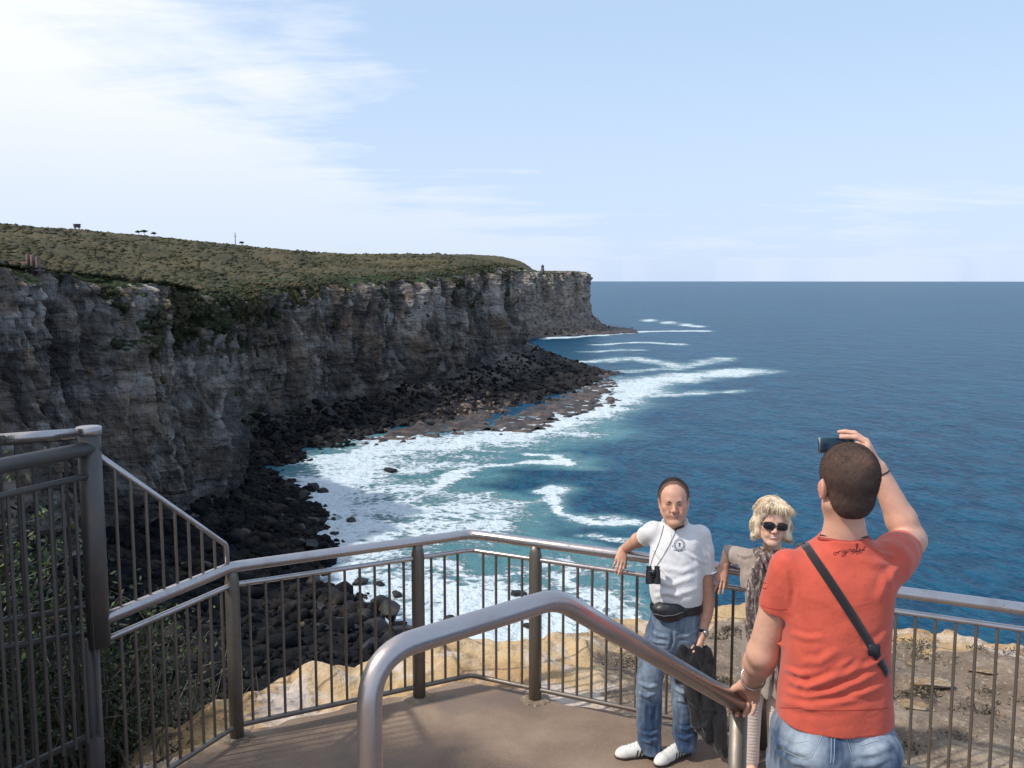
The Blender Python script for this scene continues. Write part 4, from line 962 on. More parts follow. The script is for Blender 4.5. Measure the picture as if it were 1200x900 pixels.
class SDF:
    def __init__(s, lo, hi, h):
        s.lo = np.asarray(lo, float); s.h = h; s.n = np.ceil((np.asarray(hi)-s.lo)/h).astype(int)+1
        s.F = np.full(tuple(s.n), .2, np.float32)
    def box(s, lo, hi):
        a = np.clip(np.floor((lo-s.lo)/s.h).astype(int), 0, s.n-1); b = np.clip(np.ceil((hi-s.lo)/s.h).astype(int)+1, 1, s.n)
        sl = tuple(slice(a[q], b[q]) for q in range(3))
        ax = [(np.arange(a[q], b[q])*s.h+s.lo[q]).astype(np.float32) for q in range(3)]
        return sl, ax[0][:, None, None], ax[1][None, :, None], ax[2][None, None, :]
    def comb(s, sl, d, k, op):
        A = s.F[sl]
        if A.size == 0: return
        d = d.astype(np.float32)
        if op == 'u':
            if k > 0:
                q = np.clip(.5+.5*(d-A)/k, 0, 1); s.F[sl] = d+(A-d)*q-k*q*(1-q)
            else: s.F[sl] = np.minimum(A, d)
        elif op == 's':
            d = -d
            if k > 0:
                q = np.clip(.5-.5*(d-A)/k, 0, 1); s.F[sl] = d+(A-d)*q+k*q*(1-q)
            else: s.F[sl] = np.maximum(A, d)
    def cone(s, a, b, ra, rb, k=.01, op='u', flat=None):
        a = np.asarray(a, float); b = np.asarray(b, float); r = max(ra, rb)+k*1.2+3*s.h
        if flat is not None: r = r*1.0/min(1, flat[1])*1.0
        sl, X, Y, Z = s.box(np.minimum(a, b)-r, np.maximum(a, b)+r)
        px, py, pz = X-a[0], Y-a[1], Z-a[2]; ba = b-a
        if flat is not None:                       # squash along direction n by f
            n, f = np.asarray(flat[0], float), flat[1]; n = n/np.linalg.norm(n); dn = (px*n[0]+py*n[1]+pz*n[2])
            t0 = np.clip((px*ba[0]+py*ba[1]+pz*ba[2])/(ba.dot(ba)+1e-9), 0, 1); dn = dn-t0*ba.dot(n); g = (1/f-1)*dn
            px, py, pz = px+g*n[0], py+g*n[1], pz+g*n[2]
        t = np.clip((px*ba[0]+py*ba[1]+pz*ba[2])/(ba.dot(ba)+1e-9), 0, 1)
        d = np.sqrt((px-t*ba[0])**2+(py-t*ba[1])**2+(pz-t*ba[2])**2)-(ra+(rb-ra)*t)
        if flat is not None: d = d*max(flat[1], .5)
        s.comb(sl, d, k, op); return s
    def chain(s, pts, rs, k=.01, **kw):
        for i in range(len(pts)-1): s.cone(pts[i], pts[i+1], rs[i], rs[i+1], k, **kw)
        return s
    def ell(s, c, r, k=.01, rot=None, op='u'):
        c = np.asarray(c, float); r = np.asarray(r, float); m = max(r)+k*1.2+3*s.h
        sl, X, Y, Z = s.box(c-m, c+m); x, y, z = X-c[0], Y-c[1], Z-c[2]
        if rot is not None:
            x, y, z = (x*rot[0, i]+y*rot[1, i]+z*rot[2, i] for i in range(3))
        else: x, y, z = np.broadcast_arrays(x, y, z)
        k0 = np.sqrt((x/r[0])**2+(y/r[1])**2+(z/r[2])**2); k1 = np.sqrt((x/r[0]**2)**2+(y/r[1]**2)**2+(z/r[2]**2)**2)
        s.comb(sl, k0*(k0-1)/(k1+1e-9), k, op); return s
    def loft(s, L, k=.01, pw=2.2, op='u', cap=True, rot=0.0, zcut=None):
        """L: rows (z, cx, cy, rx, ry) ascending z"""
        L = np.array(sorted([tuple(r) for r in L])); m = .05
        lo = np.array([(L[:, 1]-L[:, 3]-L[:, 4]).min()-m, (L[:, 2]-L[:, 4]-L[:, 3]*.3).min()-m, L[0, 0]-.03]); hi = np.array([(L[:, 1]+L[:, 3]+L[:, 4]).max()+m, (L[:, 2]+L[:, 4]+L[:, 3]*.3).max()+m, L[-1, 0]+.03])
        sl, X, Y, Z = s.box(lo, hi); z = Z.ravel()
        # smooth interpolation
        def ip(q):
            zz = L[:, 0]; v = L[:, q]; zq = np.clip(z, zz[0], zz[-1]); i = np.clip(np.searchsorted(zz, zq)-1, 0, len(zz)-2)
            mm = np.gradient(v, zz); hh = zz[i+1]-zz[i]; t = (zq-zz[i])/hh
            return ((2*t**3-3*t**2+1)*v[i]+(t**3-2*t**2+t)*hh*mm[i]+(-2*t**3+3*t**2)*v[i+1]+(t**3-t**2)*hh*mm[i+1])[None, None, :]
        cx, cy, rx, ry = ip(1), ip(2), ip(3), ip(4)
        x, y = X-cx, Y-cy
        if rot: x, y = x*math.cos(rot)+y*math.sin(rot), -x*math.sin(rot)+y*math.cos(rot)
        e = (np.abs(x/rx)**pw+np.abs(y/ry)**pw)**(1/pw); d = (e-1)*np.sqrt(rx*ry)*np.minimum(1, 1.15*np.minimum(rx, ry)/np.sqrt(rx*ry))
        if cap: d = np.maximum(d, np.maximum(L[0, 0]-Z, Z-L[-1, 0]))
        s.comb(sl, d, k, op); return s
    def plane(s, p, n, k=0.0):
        """cut away the side the normal points to"""
        n = np.asarray(n, float); n = n/np.linalg.norm(n); ax = [(np.arange(s.n[q])*s.h+s.lo[q]-p[q]) for q in range(3)]
        d = ax[0][:, None, None]*n[0]+ax[1][None, :, None]*n[1]+ax[2][None, None, :]*n[2]
        s.F = np.maximum(s.F, d.astype(np.float32)); return s
    def noise(s, amp, fx, fy, fz, seed=0, o=2):
        sl, X, Y, Z = s.box(s.lo, s.lo+s.n*s.h); m = np.abs(s.F) < abs(amp)*3+2*s.h
        I = np.nonzero(m); x = X.ravel()[I[0]]; y = Y.ravel()[I[1]]; z = Z.ravel()[I[2]]
        s.F[I] += (amp*fbm(x*fx+seed, y*fy, z*fz, o)).astype(np.float32); return s
    def mesh(s, rel=1):
        s.F[0] = s.F[-1] = .2; s.F[:, 0] = s.F[:, -1] = .2; s.F[:, :, 0] = s.F[:, :, -1] = .2
        V, Q = surface_nets(s.F, s.lo, s.h); V = relax(V, Q, rel, .5); return V, Q
def bounds(pts, m=.12):
    P = np.array(pts, float); return P.min(0)-m, P.max(0)+m
def head(B, c, S, Rm, female=False, jaw=1.0):
    """c centre (between the ears), S scale, Rm local->world (x = subject's image right, y = forward)"""
    T = lambda *p: c+Rm@(np.array(p)*S)
    E = lambda p, r, k, op='u', ro=None: B.ell(T(*p), np.array(r)*S, k*S, Rm if ro is None else Rm@ro, op)
    C = lambda a, b, ra, rb, k, op='u': B.cone(T(*a), T(*b), ra*S, rb*S, k*S, op)
    E((0, -.014, .044), (.074, .094, .084), 0)
    E((0, .030, .035), (.060, .058, .070), .03)
    E((0, .026, -.035), (.057*jaw, .058, .078), .03)
    for q in (-1, 1):
        C((q*.050*jaw, .000, -.050), (q*.017, .068, -.100), .017, .017, .028)
        E((q*.043, .058, -.018), (.021, .020, .018), .018)
        E((q*.030, .066, -.050), (.020, .022, .022), .018)
    E((0, .072, -.102), (.020, .018, .016), .016)
    C((-.030, .076, .025), (.030, .076, .025), .012, .012, .018)
    for q in (-1, 1): E((q*.031, .098, .002), (.019, .014, .012), .012, 's')
    C((0, .082, .015), (0, .103, -.022), .0085, .0105, .012); E((0, .105, -.027), (.012, .011, .010), .008)
    for q in (-1, 1): E((q*.013, .096, -.031), (.009, .011, .008), .007)
    # eyelids
    for q in (-1, 1):
        C((q*.042, .076, .010), (q*.020, .082, .011), .0055, .006, .006); C((q*.042, .075, -.006), (q*.021, .080, -.008), .0045, .0045, .006)
    C((-.022, .080, -.059), (0, .089, -.057), .0055, .0075, .006); C((.022, .080, -.059), (0, .089, -.057), .0055, .0075, .006)
    C((-.018, .080, -.070), (.018, .080, -.070), .0075, .0075, .007)
    C((-.024, .088, -.0635), (.024, .088, -.0635), .0028, .0028, .004, 's'); C((-.014, .094, -.0635), (.014, .094, -.0635), .004, .004, .004, 's')
    for q in (-1, 1):
        C((q*.018, .083, -.036), (q*.033, .070, -.060), .0022, .0022, .012, 's')         # smile folds
        ro = rotm(q*.35, .1, q*.12)
        E((q*.077, -.006, -.004), (.0075, .019, .031), .006, ro=ro); E((q*.0835, .000, .000), (.005, .010, .017), .004, 's', ro)
        E((q*.078, -.002, -.030), (.006, .009, .010), .004)
    return T
def hand(B, wrist, d, pn, side, curls, sc=1.0, spread=.10, thumb=(.75, .5), rw=.026, thumbdrop=.2):
    """d: wrist->knuckles, pn: direction the palm faces, side: +1/-1 which side (cross) the thumb is on; returns finger tips"""
    d = np.asarray(d, float); d /= np.linalg.norm(d); pn = np.asarray(pn, float); pn = pn-d*pn.dot(d); pn /= np.linalg.norm(pn)
    l = np.cross(d, pn)*side                       # towards thumb
    tips = []; w0 = np.asarray(wrist, float)
    kn = []
    for i in range(4):
        o = (1.5-i)*.0205*sc; L = (.088, .092, .087, .078)[i]*sc
        a = w0+l*o*.55; b = w0+d*L+l*o*(1+spread*.6)-pn*.004*sc*(1 if i in (1, 2) else 0)
        B.cone(a, b, .0145*sc, .0105*sc, .014*sc); kn.append(b)
    B.cone(w0+d*.03*sc+l*.012*sc+pn*.006*sc, w0+d*.065*sc-l*.012*sc+pn*.005*sc, .015*sc, .014*sc, .014*sc)
    for i in range(4):
        o = (1.5-i); dd = d+l*o*spread; dd /= np.linalg.norm(dd); p = kn[i]; c = curls[i+1]; c = c if hasattr(c, '__len__') else (c*.9, c*1.1, c*.7)
        Ls = np.array([(.040, .024, .019), (.044, .028, .020), (.041, .026, .019), (.033, .020, .017)][i])*sc; rs = np.array([.0092, .0084, .0076, .0066])*sc*(1 if i < 3 else .88)
        pj = pn.copy()
        for j in range(3):
            ang = c[j]; nd = dd*math.cos(ang)+pj*math.sin(ang); pj = pj*math.cos(ang)-dd*math.sin(ang); dd = nd
            q = p+dd*Ls[j]; B.cone(p, q, rs[j], rs[j+1], .0045*sc); p = q
        tips.append(p)
    # thumb
    b0 = w0+d*.018*sc+l*.020*sc+pn*.004*sc; td = d*math.cos(thumb[0])+l*math.sin(thumb[0])+pn*thumbdrop; td /= np.linalg.norm(td)
    b1 = b0+td*.042*sc; td2 = td+(pn*.5+d*.55)*thumb[1]; td2 /= np.linalg.norm(td2); b2 = b1+td2*.032*sc; td3 = td2+(pn*.35+d*.3)*thumb[1]; td3 /= np.linalg.norm(td3); b3 = b2+td3*.024*sc
    B.cone(b0, b1, .0155*sc, .0115*sc, .012*sc); B.cone(b1, b2, .0112*sc, .0098*sc, .005*sc); B.cone(b2, b3, .0098*sc, .0078*sc, .004*sc); tips.append(b3)
    return tips
def plevels(rows, depth_off=0):
    """rows: (py, px left, px right, Y, depth half) -> loft rows"""
    out = []
    for py, l, r, Y, ry in rows:
        a = W(l, py, Y); b = W(r, py, Y); out.append((a[2], (a[0]+b[0])/2, Y, (b[0]-a[0])/2, ry))
    return out
def bvh_of(V, F): return BVHTree.FromPolygons([tuple(v) for v in V.tolist()], F.tolist())
CAMP = np.array([0, 0, CAM_Z])
def shoot(bvh, px, py):
    r = ray(px, py); h, n, i, d_ = bvh.ray_cast(Vector(CAMP), Vector(r/np.linalg.norm(r)))
    return (np.array(h), np.array(n)) if h is not None else (None, None)
def shoot_path(bvh, pts, off=.001, dense=None):
    if dense:
        P = []
        for i in range(len(pts)-1):
            for t in np.linspace(0, 1, dense, endpoint=False): P.append((pts[i][0]+(pts[i+1][0]-pts[i][0])*t, pts[i][1]+(pts[i+1][1]-pts[i][1])*t))
        P.append(pts[-1]); pts = P
    out = []
    for x, y in pts:
        h, n = shoot(bvh, x, y)
        if h is not None: out.append(h+n*off)
    return out
def fold(V, N, path, amp, wid, valley=.6):
    P = np.array(path); best = np.full(len(V), 1e9)
    lo, hi = P.min(0)-wid*5, P.max(0)+wid*5; m = ((V > lo) & (V < hi)).all(1); v = V[m]; b = np.full(len(v), 1e9); tt = np.zeros(len(v)); n = len(P)-1
    for i in range(n):
        a, c = P[i], P[i+1]; ab = c-a; t = np.clip(((v-a)@ab)/(ab@ab+1e-12), 0, 1); d = np.linalg.norm(v-a-t[:, None]*ab, axis=1)
        k = d < b; b[k] = d[k]; tt[k] = (i+t[k])/n
    e = np.sin(np.clip(tt, 0, 1)*math.pi)**.6
    disp = amp*e*(np.exp(-(b/wid)**2)-valley*np.exp(-((b-1.9*wid)/wid)**2)); V[m] += N[m]*disp[:, None]; return V
def nearest_r(V, c): return np.linalg.norm(V-np.asarray(c), axis=1)
def skincol(V, base, spots, seed=0):
    c = np.tile(np.array(base, float), (len(V), 1)); n = fbm(V[:, 0]*22+seed, V[:, 1]*22, V[:, 2]*22, 3)[:, None]; c = c*(1+.10*n)
    for p, r, cc, st in spots:
        w = (st*np.exp(-(nearest_r(V, p)/r)**2))[:, None]; c = c*(1-w)+np.array(cc)*w
    return np.clip(c, 0, 1)
def m_skin():
    m = NT('skin'); c = m.attr('Col', 'Color'); p = m.pos(); n = m.noise(220, 3, .6, p)
    c = m.mix(m.mr(m.noise(60, 4, .7, p), .45, .75, 0, .25), c, (.42, .16, .10)); m.base(c).rough(.52)
    m.b.inputs['Subsurface Weight'].default_value = .12; m.b.inputs['Subsurface Radius'].default_value = (.012, .005, .003); m.b.inputs['Subsurface Scale'].default_value = 1
    m.b.inputs['Specular IOR Level'].default_value = .4; m.bump(n, .12, .002); return m.m
def m_cloth(name, scale=900, rough=.9, bump=.25, vcol=True, base=(.5, .5, .5), sheen=.2, mott=.12):
    m = NT(name); p = m.pos(); c = m.attr('Col', 'Color') if vcol else m.mix(0, base, base)
    n = m.noise(scale*.35, 3, .7, p); c = m.mix(m.mr(n, .3, .7, 0, mott*2), c, m.mix(1, c, (.55, .55, .55), 'MULTIPLY')); c = m.mix(m.mr(m.noise(26, 4, .6, p), .4, .7, 0, mott), c, m.mix(1, c, (.6, .6, .62), 'MULTIPLY'))
    m.base(c).rough(rough); m.b.inputs['Specular IOR Level'].default_value = .2; m.b.inputs['Sheen Weight'].default_value = sheen
    b = m.bump(n, bump, .0015); b2 = m.bump(m.noise(34, 4, .55, p, .6), .35, .006, b); m.bump(m.noise(13, 3, .5, m.pos((1, 1, 2.2)), 1.2), .16, .012, b2); return m.m
def m_plain(name, c, rough=.5, metal=0, spec=.5):
    m = NT(name); m.base(m.mix(m.mr(m.noise(90, 3), .3, .7, 0, .3), c, tuple(x*.7 for x in c))).rough(rough); m.b.inputs['Metallic'].default_value = metal; m.b.inputs['Specular IOR Level'].default_value = spec; return m.m
def m_hair(name, a, b, c=None):
    m = NT(name); t = m.attr('tone'); col_ = m.ramp(t, [(0, a), (1, b)]); 
    if c is not None: col_ = m.attr('Col', 'Color')
    m.base(col_).rough(.72); m.b.inputs['Specular IOR Level'].default_value = .18; return m.m
M['skin'] = m_skin(); M['cotton'] = m_cloth('cotton_cloth'); M['denim'] = m_cloth('denim', 1500, .85, .35, mott=.2); M['knit'] = m_cloth('knitted_cloth', 700, .95, .4)
M['black'] = m_cloth('black_cloth', 700, .75, .2, False, (.012, .012, .015), .3); M['gloss'] = m_plain('glossy_black', (.012, .013, .016), .25); M['leather'] = m_plain('black_nylon', (.014, .014, .018), .42)
M['metal'] = m_plain('bright_metal', (.55, .54, .52), .3, 1); M['white'] = m_plain('white_leather', (.72, .70, .66), .5); M['sole'] = m_plain('dark_sole', (.05, .04, .035), .8)
M['eyew'] = m_plain('eye_white', (.62, .58, .55), .25); M['iris'] = m_plain('dark_iris', (.05, .035, .025), .15); M['teeth'] = m_plain('teeth', (.75, .72, .66), .3); M['navy'] = m_plain('navy_print', (.025, .03, .09), .8); M['darkprint'] = m_plain('dark_print', (.09, .012, .014), .85)
M['thread'] = m_plain('pale_stitching', (.30, .36, .44), .9)
def blob(name, c, r, mat, parent, rot=None, sub=3):
    V, F = ico(sub); V = V*np.asarray(r); 
    if rot is not None: V = V@rot.T
    return mesh_np(name, V+np.asarray(c), F, mat, parent)
def ribbon(mb, P, Nn, w, th=.0015):
    """flat strip through points P with surface normals Nn"""
    P = np.array(P); Nn = np.array(Nn); T = np.gradient(P, axis=0); T /= np.linalg.norm(T, axis=1)[:, None]+1e-9; S = np.cross(T, Nn); S /= np.linalg.norm(S, axis=1)[:, None]+1e-9
    n = len(P); V = np.concatenate([P-S*w/2, P-S*w/2+Nn*th, P+S*w/2+Nn*th, P+S*w/2]).reshape(4, n, 3).transpose(1, 0, 2).reshape(-1, 3)
    F = []
    for i in range(n-1):
        for j in range(4): F.append([i*4+j, i*4+(j+1) % 4, (i+1)*4+(j+1) % 4, (i+1)*4+j])
    F += [[0, 1, 2, 3], [(n-1)*4+3, (n-1)*4+2, (n-1)*4+1, (n-1)*4]]
    mb.add(V, F)
def cutlocal(B, p, n, rad):
    p = np.asarray(p, float); n = np.asarray(n, float); n /= np.linalg.norm(n); sl, X, Y, Z = B.box(p-rad, p+rad)
    d = (X-p[0])*n[0]+(Y-p[1])*n[1]+(Z-p[2])*n[2]; B.F[sl] = np.maximum(B.F[sl], d.astype(np.float32))
SK = (.60, .35, .26)
def denim_col(V, base=(.075, .135, .25), fade=(.33, .42, .52), spots=(), seed=0):
    c = np.tile(np.array(base), (len(V), 1)); n = fbm(V[:, 0]*9+seed, V[:, 1]*9, V[:, 2]*3.2, 4); f = np.clip(.28+.45*n, 0, 1)
    f += .25*fbm(V[:, 0]*45+seed, V[:, 1]*45, V[:, 2]*12, 2)
    for p, r, st in spots: 
        r = np.asarray(r) if hasattr(r, '__len__') else np.array([r]*3); f = f+st*np.exp(-(((V-np.asarray(p))/r)**2).sum(1))
    f = np.clip(f, 0, 1)[:, None]; return c*(1-f)+np.array(fade)*f
def eyes(T, S, Rm, parent, iris=True):
    for q in (-1, 1):
        c = T(q*.030, .0745, .002); blob('eye', T(q*.030, .0735, .0015), np.array([.0105, .0095, .0065])*S, M['eyew'], parent, Rm)
        if iris: blob('iris', T(q*.030, .0795, .0015), np.array([.0066, .0050, .0052])*S, M['iris'], parent, Rm)
def brow(T, S, parent, mat, side, th=.0035):
    mb = MB(); mb.tube([T(side*.016, .0905, .019), T(side*.028, .089, .024), T(side*.040, .080, .022), T(side*.047, .072, .017)], [th*S, th*1.15*S, th*S, th*.4*S], 8); mb.build('eyebrow', mat, parent)
def hair_cap(name, c, S, Rm, parent, mat, fn_keep, grow, seed, h, colf=None, strands=0, slen=.012, noise_amp=.002, fr=60):
    """thin shell over the skull kept where fn_keep(local) < 0"""
    H = SDF(c-.17*S, c+.17*S, h); T = lambda *p: c+Rm@(np.array(p)*S)
    H.ell(T(0, -.014, .044), (np.array((.074, .094, .084))+grow)*S, 0, Rm); H.ell(T(0, .012, .045), (np.array((.066, .078, .070))+grow)*S, .03*S, Rm); H.ell(T(0, -.040, -.030), (np.array((.058, .050, .052))+grow*.6)*S, .03*S, Rm)
    ax = [(np.arange(H.n[q])*h+H.lo[q]-c[q]) for q in range(3)]; G3 = np.stack(np.meshgrid(*ax, indexing='ij'), -1).reshape(-1, 3)@Rm/S
    k = fn_keep(G3[:, 0], G3[:, 1], G3[:, 2]).reshape(H.F.shape)*S; H.F = np.maximum(H.F, k.astype(np.float32)); H.noise(noise_amp, fr, fr, fr*.6, seed, 3)
    V, Q = H.mesh(1); L = (V-c)@Rm/S
    colr = colf(L, V) if colf else np.tile([.03, .02, .015], (len(V), 1))
    o = mesh_np(name, V, Q, mat, parent, vcol=colr, attrs={'tone': rng.uniform(0, 1, len(V))})
    if strands:
        N = vnormals(V, Q); g = np.random.default_rng(seed); i = g.integers(0, len(V), strands); p = V[i]; n = N[i]; dv = n+g.normal(size=n.shape)*.35; dv[:, 2] -= .3; dv /= np.linalg.norm(dv, axis=1)[:, None]
        s_ = np.cross(dv, g.normal(size=n.shape)); s_ /= np.linalg.norm(s_, axis=1)[:, None]; L_ = slen*g.uniform(.5, 1.2, (strands, 1))
        VV = np.stack([p-s_*.0006-n*.001, p+s_*.0006-n*.001, p+dv*L_], 1).reshape(-1, 3); FF = np.arange(strands*3).reshape(-1, 3)
        mesh_np('hair_tips', VV, FF, mat, parent, smooth=False, vcol=np.repeat(colr[i]*.8, 3, 0), attrs={'tone': np.repeat(g.uniform(0, 1, strands), 3)})
    return o
HM = m_hair('hair', (0, 0, 0), (0, 0, 0), c=1)
# ------------------------------------------------------------- man in the white polo shirt
def white_man():
    root = empty('person', tuple(G(765, 888, 0))); tag(root, 'older man in white polo shirt and jeans, one arm over the railing', 'person')
    S = 1.06; Rm = rotm(R(172), 0, R(2))          # local +y (face) points to the camera, a touch to its left
    hc = W(789.5, 588.5, 5.50); T = None
    shl, ell_, wrl = W(766, 623, 5.56), W(748, 633, 5.80), W(731.5, 643.5, 5.985)
    shr, elr, wrr = W(824, 634, 5.54), W(828, 706, 5.52), W(823, 744, 5.43)
    lo, hi = bounds([hc, wrl, elr, G(720, 890), G(810, 890)], .17); lo[2] = -.02; hi[2] = 1.86; lo[1] = 5.2; hi[1] = 6.15
    B = SDF(lo, hi, .0042)
    tor = plevels([(700, 768, 819, 5.50, .105), (680, 766, 819, 5.50, .11), (655, 767, 818, 5.52, .11), (635, 770, 818, 5.54, .105), (622, 774, 814, 5.55, .08), (614, 782, 804, 5.54, .055)])
    B.loft(tor, .0)
    pv = plevels([(700, 768, 819, 5.50, .105), (735, 767, 816, 5.50, .11), (752, 772, 812, 5.50, .07)]); B.loft(pv, .02)
    B.chain([W(779, 745, 5.5), W(764, 805, 5.48), W(761, 872, 5.50)], [.075, .05, .035], .03); B.chain([W(803, 745, 5.5), W(801, 805, 5.47), W(803, 868, 5.48)], [.075, .05, .035], .03)
    B.cone(W(791, 622, 5.54), W(790, 602, 5.53), .062, .056, .02)
    T = head(B, hc, S, Rm, jaw=1.16)
    B.ell(T(0, .058, -.098), np.array([.030, .026, .020])*S, .02, Rm)      # double chin
    B.chain([shl, ell_, wrl], [.048, .045, .030], .02); B.chain([shr, elr, wrr], [.047, .045, .029], .02)
    B.cone(elr+(wrr-elr)*.25, elr+(wrr-elr)*.45, .043, .038, .02)
    # hand over the rail: palm down on the rail side, fingers hanging towards us
    w0 = wrl+np.array([-.012, -.02, .0]); hand(B, w0, W(726, 662, 5.90)-w0, (0, 1, -.15), 1, [0, (.2, .45, .3), (.15, .35, .25), (.25, .4, .3), (.4, .5, .35)], .95, .02, (.35, .3), thumbdrop=.2)
    # fist holding the jacket
    hand(B, wrr, W(820, 764, 5.40)-wrr, (-.75, .15, 0), -1, [0, (1.1, 1.5, .9), (1.15, 1.5, .9), (1.2, 1.5, .9), (1.25, 1.5, .9)], 1.0, .03, (.35, .7))
    V, Q = B.mesh(1)
    red = (.52, .20, .14); c = skincol(V, (.58, .33, .235), [(T(0, .108, -.025), .020*S, red, .55), (T(.042, .07, -.02), .026*S, red, .45), (T(-.042, .07, -.02), .026*S, red, .45),
        (T(0, .09, -.064), .012*S, (.30, .10, .09), .8), (T(.014, .088, -.063), .009*S, (.30, .10, .09), .7), (T(-.014, .088, -.063), .009*S, (.30, .10, .09), .7), (T(.030, .085, .008), .014*S, (.42, .22, .16), .5), (T(-.030, .085, .008), .014*S, (.42, .22, .16), .5),
        (T(.079, 0, 0), .02, red, .4), (T(-.079, 0, 0), .02, red, .4), (wrl, .12, (.54, .28, .185), .5), (elr, .15, (.52, .28, .18), .5)], 1)
    body = mesh_np('body', V, Q, M['skin'], root, vcol=c)
    eyes(T, S, Rm, body)
    P = [T(x, .0895-abs(x)*.42, -.0640+x*x*9) for x in np.linspace(-.027, .027, 11)]; MB().tube(P, [.0008*S]+[.0024*S]*9+[.0008*S], 8).build('mouth', m_plain('mouth_dark', (.16, .05, .045), .5), body); P = [T(x, .0905-abs(x)*.42, -.0628+x*x*9) for x in np.linspace(-.018, .018, 9)]; MB().tube(P, [.0008*S]+[.0021*S]*7+[.0008*S], 8).build('teeth', M['teeth'], body)
    hb = lambda x, y, z: np.maximum(np.maximum(y-(.014+.34*np.clip(z-.02, 0, .09)-.25*np.clip(.055-np.abs(x), 0, .03)*0+.25*np.clip(.02-np.abs(x), 0, .02)), -(z+.050)), (y-.016)*(z < .02)-(z >= .02)*1.0)
    hcol = lambda L, V: np.clip(np.tile([.050, .034, .028], (len(V), 1))+.16*np.array([1, .6, .48])*np.exp(-((L[:, 1]-(.014+.34*np.clip(L[:, 2]-.02, 0, .09)))/.016)**2)[:, None]*(1+.5*fbm(V[:, 0]*120, V[:, 1]*120, V[:, 2]*40, 2))[:, None]+np.clip(-.01-L[:, 2], 0, .05)[:, None]*1.6, 0, 1)
    hair_cap('hair', hc, S, Rm, body, HM, hb, .0035, 3, .0036, hcol, 9000, .014, .0035, 80)
    bm_ = m_plain('brow_hair', (.09, .06, .045), .8); brow(T, S, body, bm_, -1, .0045); brow(T, S, body, bm_, 1, .0045)
    # polo shirt
    B = SDF(lo, hi, .005); rows = [(706, 764.5, 822, 5.50, .125), (695, 762, 823, 5.49, .132), (680, 761, 823, 5.49, .132), (660, 761, 823, 5.51, .130), (642, 763, 823, 5.53, .125), (630, 766, 822, 5.54, .113), (621, 770, 817, 5.55, .090), (614.5, 775, 809, 5.55, .070), (609, 780, 804, 5.545, .058)]
    cl_, cr_ = W(757.5, 628.5, 5.67), W(828, 670, 5.52)
    B.cone(shl, cl_+(cl_-shl)*.4, .066, .062, .02); cutlocal(B, cl_, cl_-shl, .11)
    B.cone(W(820, 628, 5.54), W(823, 645, 5.54), .068, .066, .03); B.cone(W(823, 645, 5.54), cr_+(0, 0, -.05), .066, .060, .02); cutlocal(B, cr_, np.array([.06, 0, -1]), .10)
    B.cone(cl_+(cl_-shl)*.35, cl_+(cl_-shl)*.6, .050, .054, 0, 's'); B.cone(cr_-(0, 0, .03), cr_-(0, 0, .09), .051, .054, 0, 's')
    B.loft(plevels(rows), .03, 2.3)
    # open neck
    nk = W(789, 612, 5.50); B.cone(W(790, 622, 5.56), W(790, 600, 5.53), .061, .066, 0, 's'); B.cone(W(789, 606, 5.46), W(788, 628, 5.42), .040, .006, .008, 's')
    B.noise(.0030, 13, 13, 7, 3, 2)
    V, Q = B.mesh(2); N = vnormals(V, Q); bv = bvh_of(V, Q)
    for pth, a, w_ in [([(768, 690), (790, 698), (818, 690)], .006, .014), ([(765, 678), (785, 686), (815, 676)], .005, .014), ([(800, 645), (815, 655), (822, 668)], .006, .010), ([(812, 650), (822, 658), (830, 660)], .005, .009),
        ([(780, 640), (800, 655), (812, 672)], .004, .015), ([(764, 640), (776, 655), (784, 672)], .0045, .013), ([(772, 664), (800, 670), (820, 662)], .004, .014), ([(766, 700), (785, 694), (800, 702)], .006, .012), ([(818, 634), (826, 650), (829, 664)], .004, .010)]:
        P = shoot_path(bv, pth, 0, 6); 
        if len(P) > 2: V = fold(V, N, P, a, w_)
    col_ = np.tile([.70, .70, .72], (len(V), 1)); shirt = mesh_np('polo_shirt', V, Q, M['cotton'], root, vcol=col_)
    bv = bvh_of(V, Q)
    mb = MB()   # sleeve bands
    def band(c_, ax_, r_, n=30):
        ax_ = np.asarray(ax_)/np.linalg.norm(ax_); u = np.cross(ax_, [0, 1, .3]); u /= np.linalg.norm(u); v = np.cross(ax_, u); t = np.linspace(0, 2*math.pi, n, endpoint=False)
        return [c_+r_*(math.cos(a)*u+math.sin(a)*v) for a in t]
    mb.tube(band(cr_+(0, 0, .004), (.06, 0, -1), .0585), .0042, 6, closed=True); mb.tube(band(cl_-(cl_-shl)*.03, cl_-shl, .0600), .0042, 6, closed=True)
    mb.build('sleeve_band', M['cotton'], shirt).data.attributes.new('Col', 'FLOAT_COLOR', 'POINT').data.foreach_set('color', np.tile([.7, .7, .73, 1], sum(len(v) for v in mb.V)).astype(np.float32))
    # collar: two leaf shaped flaps
    for q, pts in ((-1, [(779, 606), (774, 612), (777, 620), (784, 627), (786.5, 617), (782, 610)]), (1, [(801, 603), (808, 610), (806, 618), (793.5, 627), (793, 618), (799, 611)])):
        P = []
        for i, (x, y) in enumerate(pts):
            hpt, n = shoot(bv, x, y); Y = 5.47
            P.append(hpt+n*.007 if hpt is not None else W(x, y, 5.46))
        P = np.array(P); cc_ = P.mean(0)+np.array([0, -.012, .003]); off = np.array([0, .005, 0]); n = len(P)
        ring = [P, cc_+(P-cc_)*.55+np.array([0, -.004, 0]), ]
        Vc = np.vstack([P+off*1.5, P, cc_+(P-cc_)*.5, cc_[None]]); F4 = []; F3 = []
        for i in range(n):
            j = (i+1) % n
            for r_ in range(2): F4.append([r_*n+i, r_*n+j, (r_+1)*n+j, (r_+1)*n+i])
            F3.append([2*n+i, 2*n+j, 3*n])
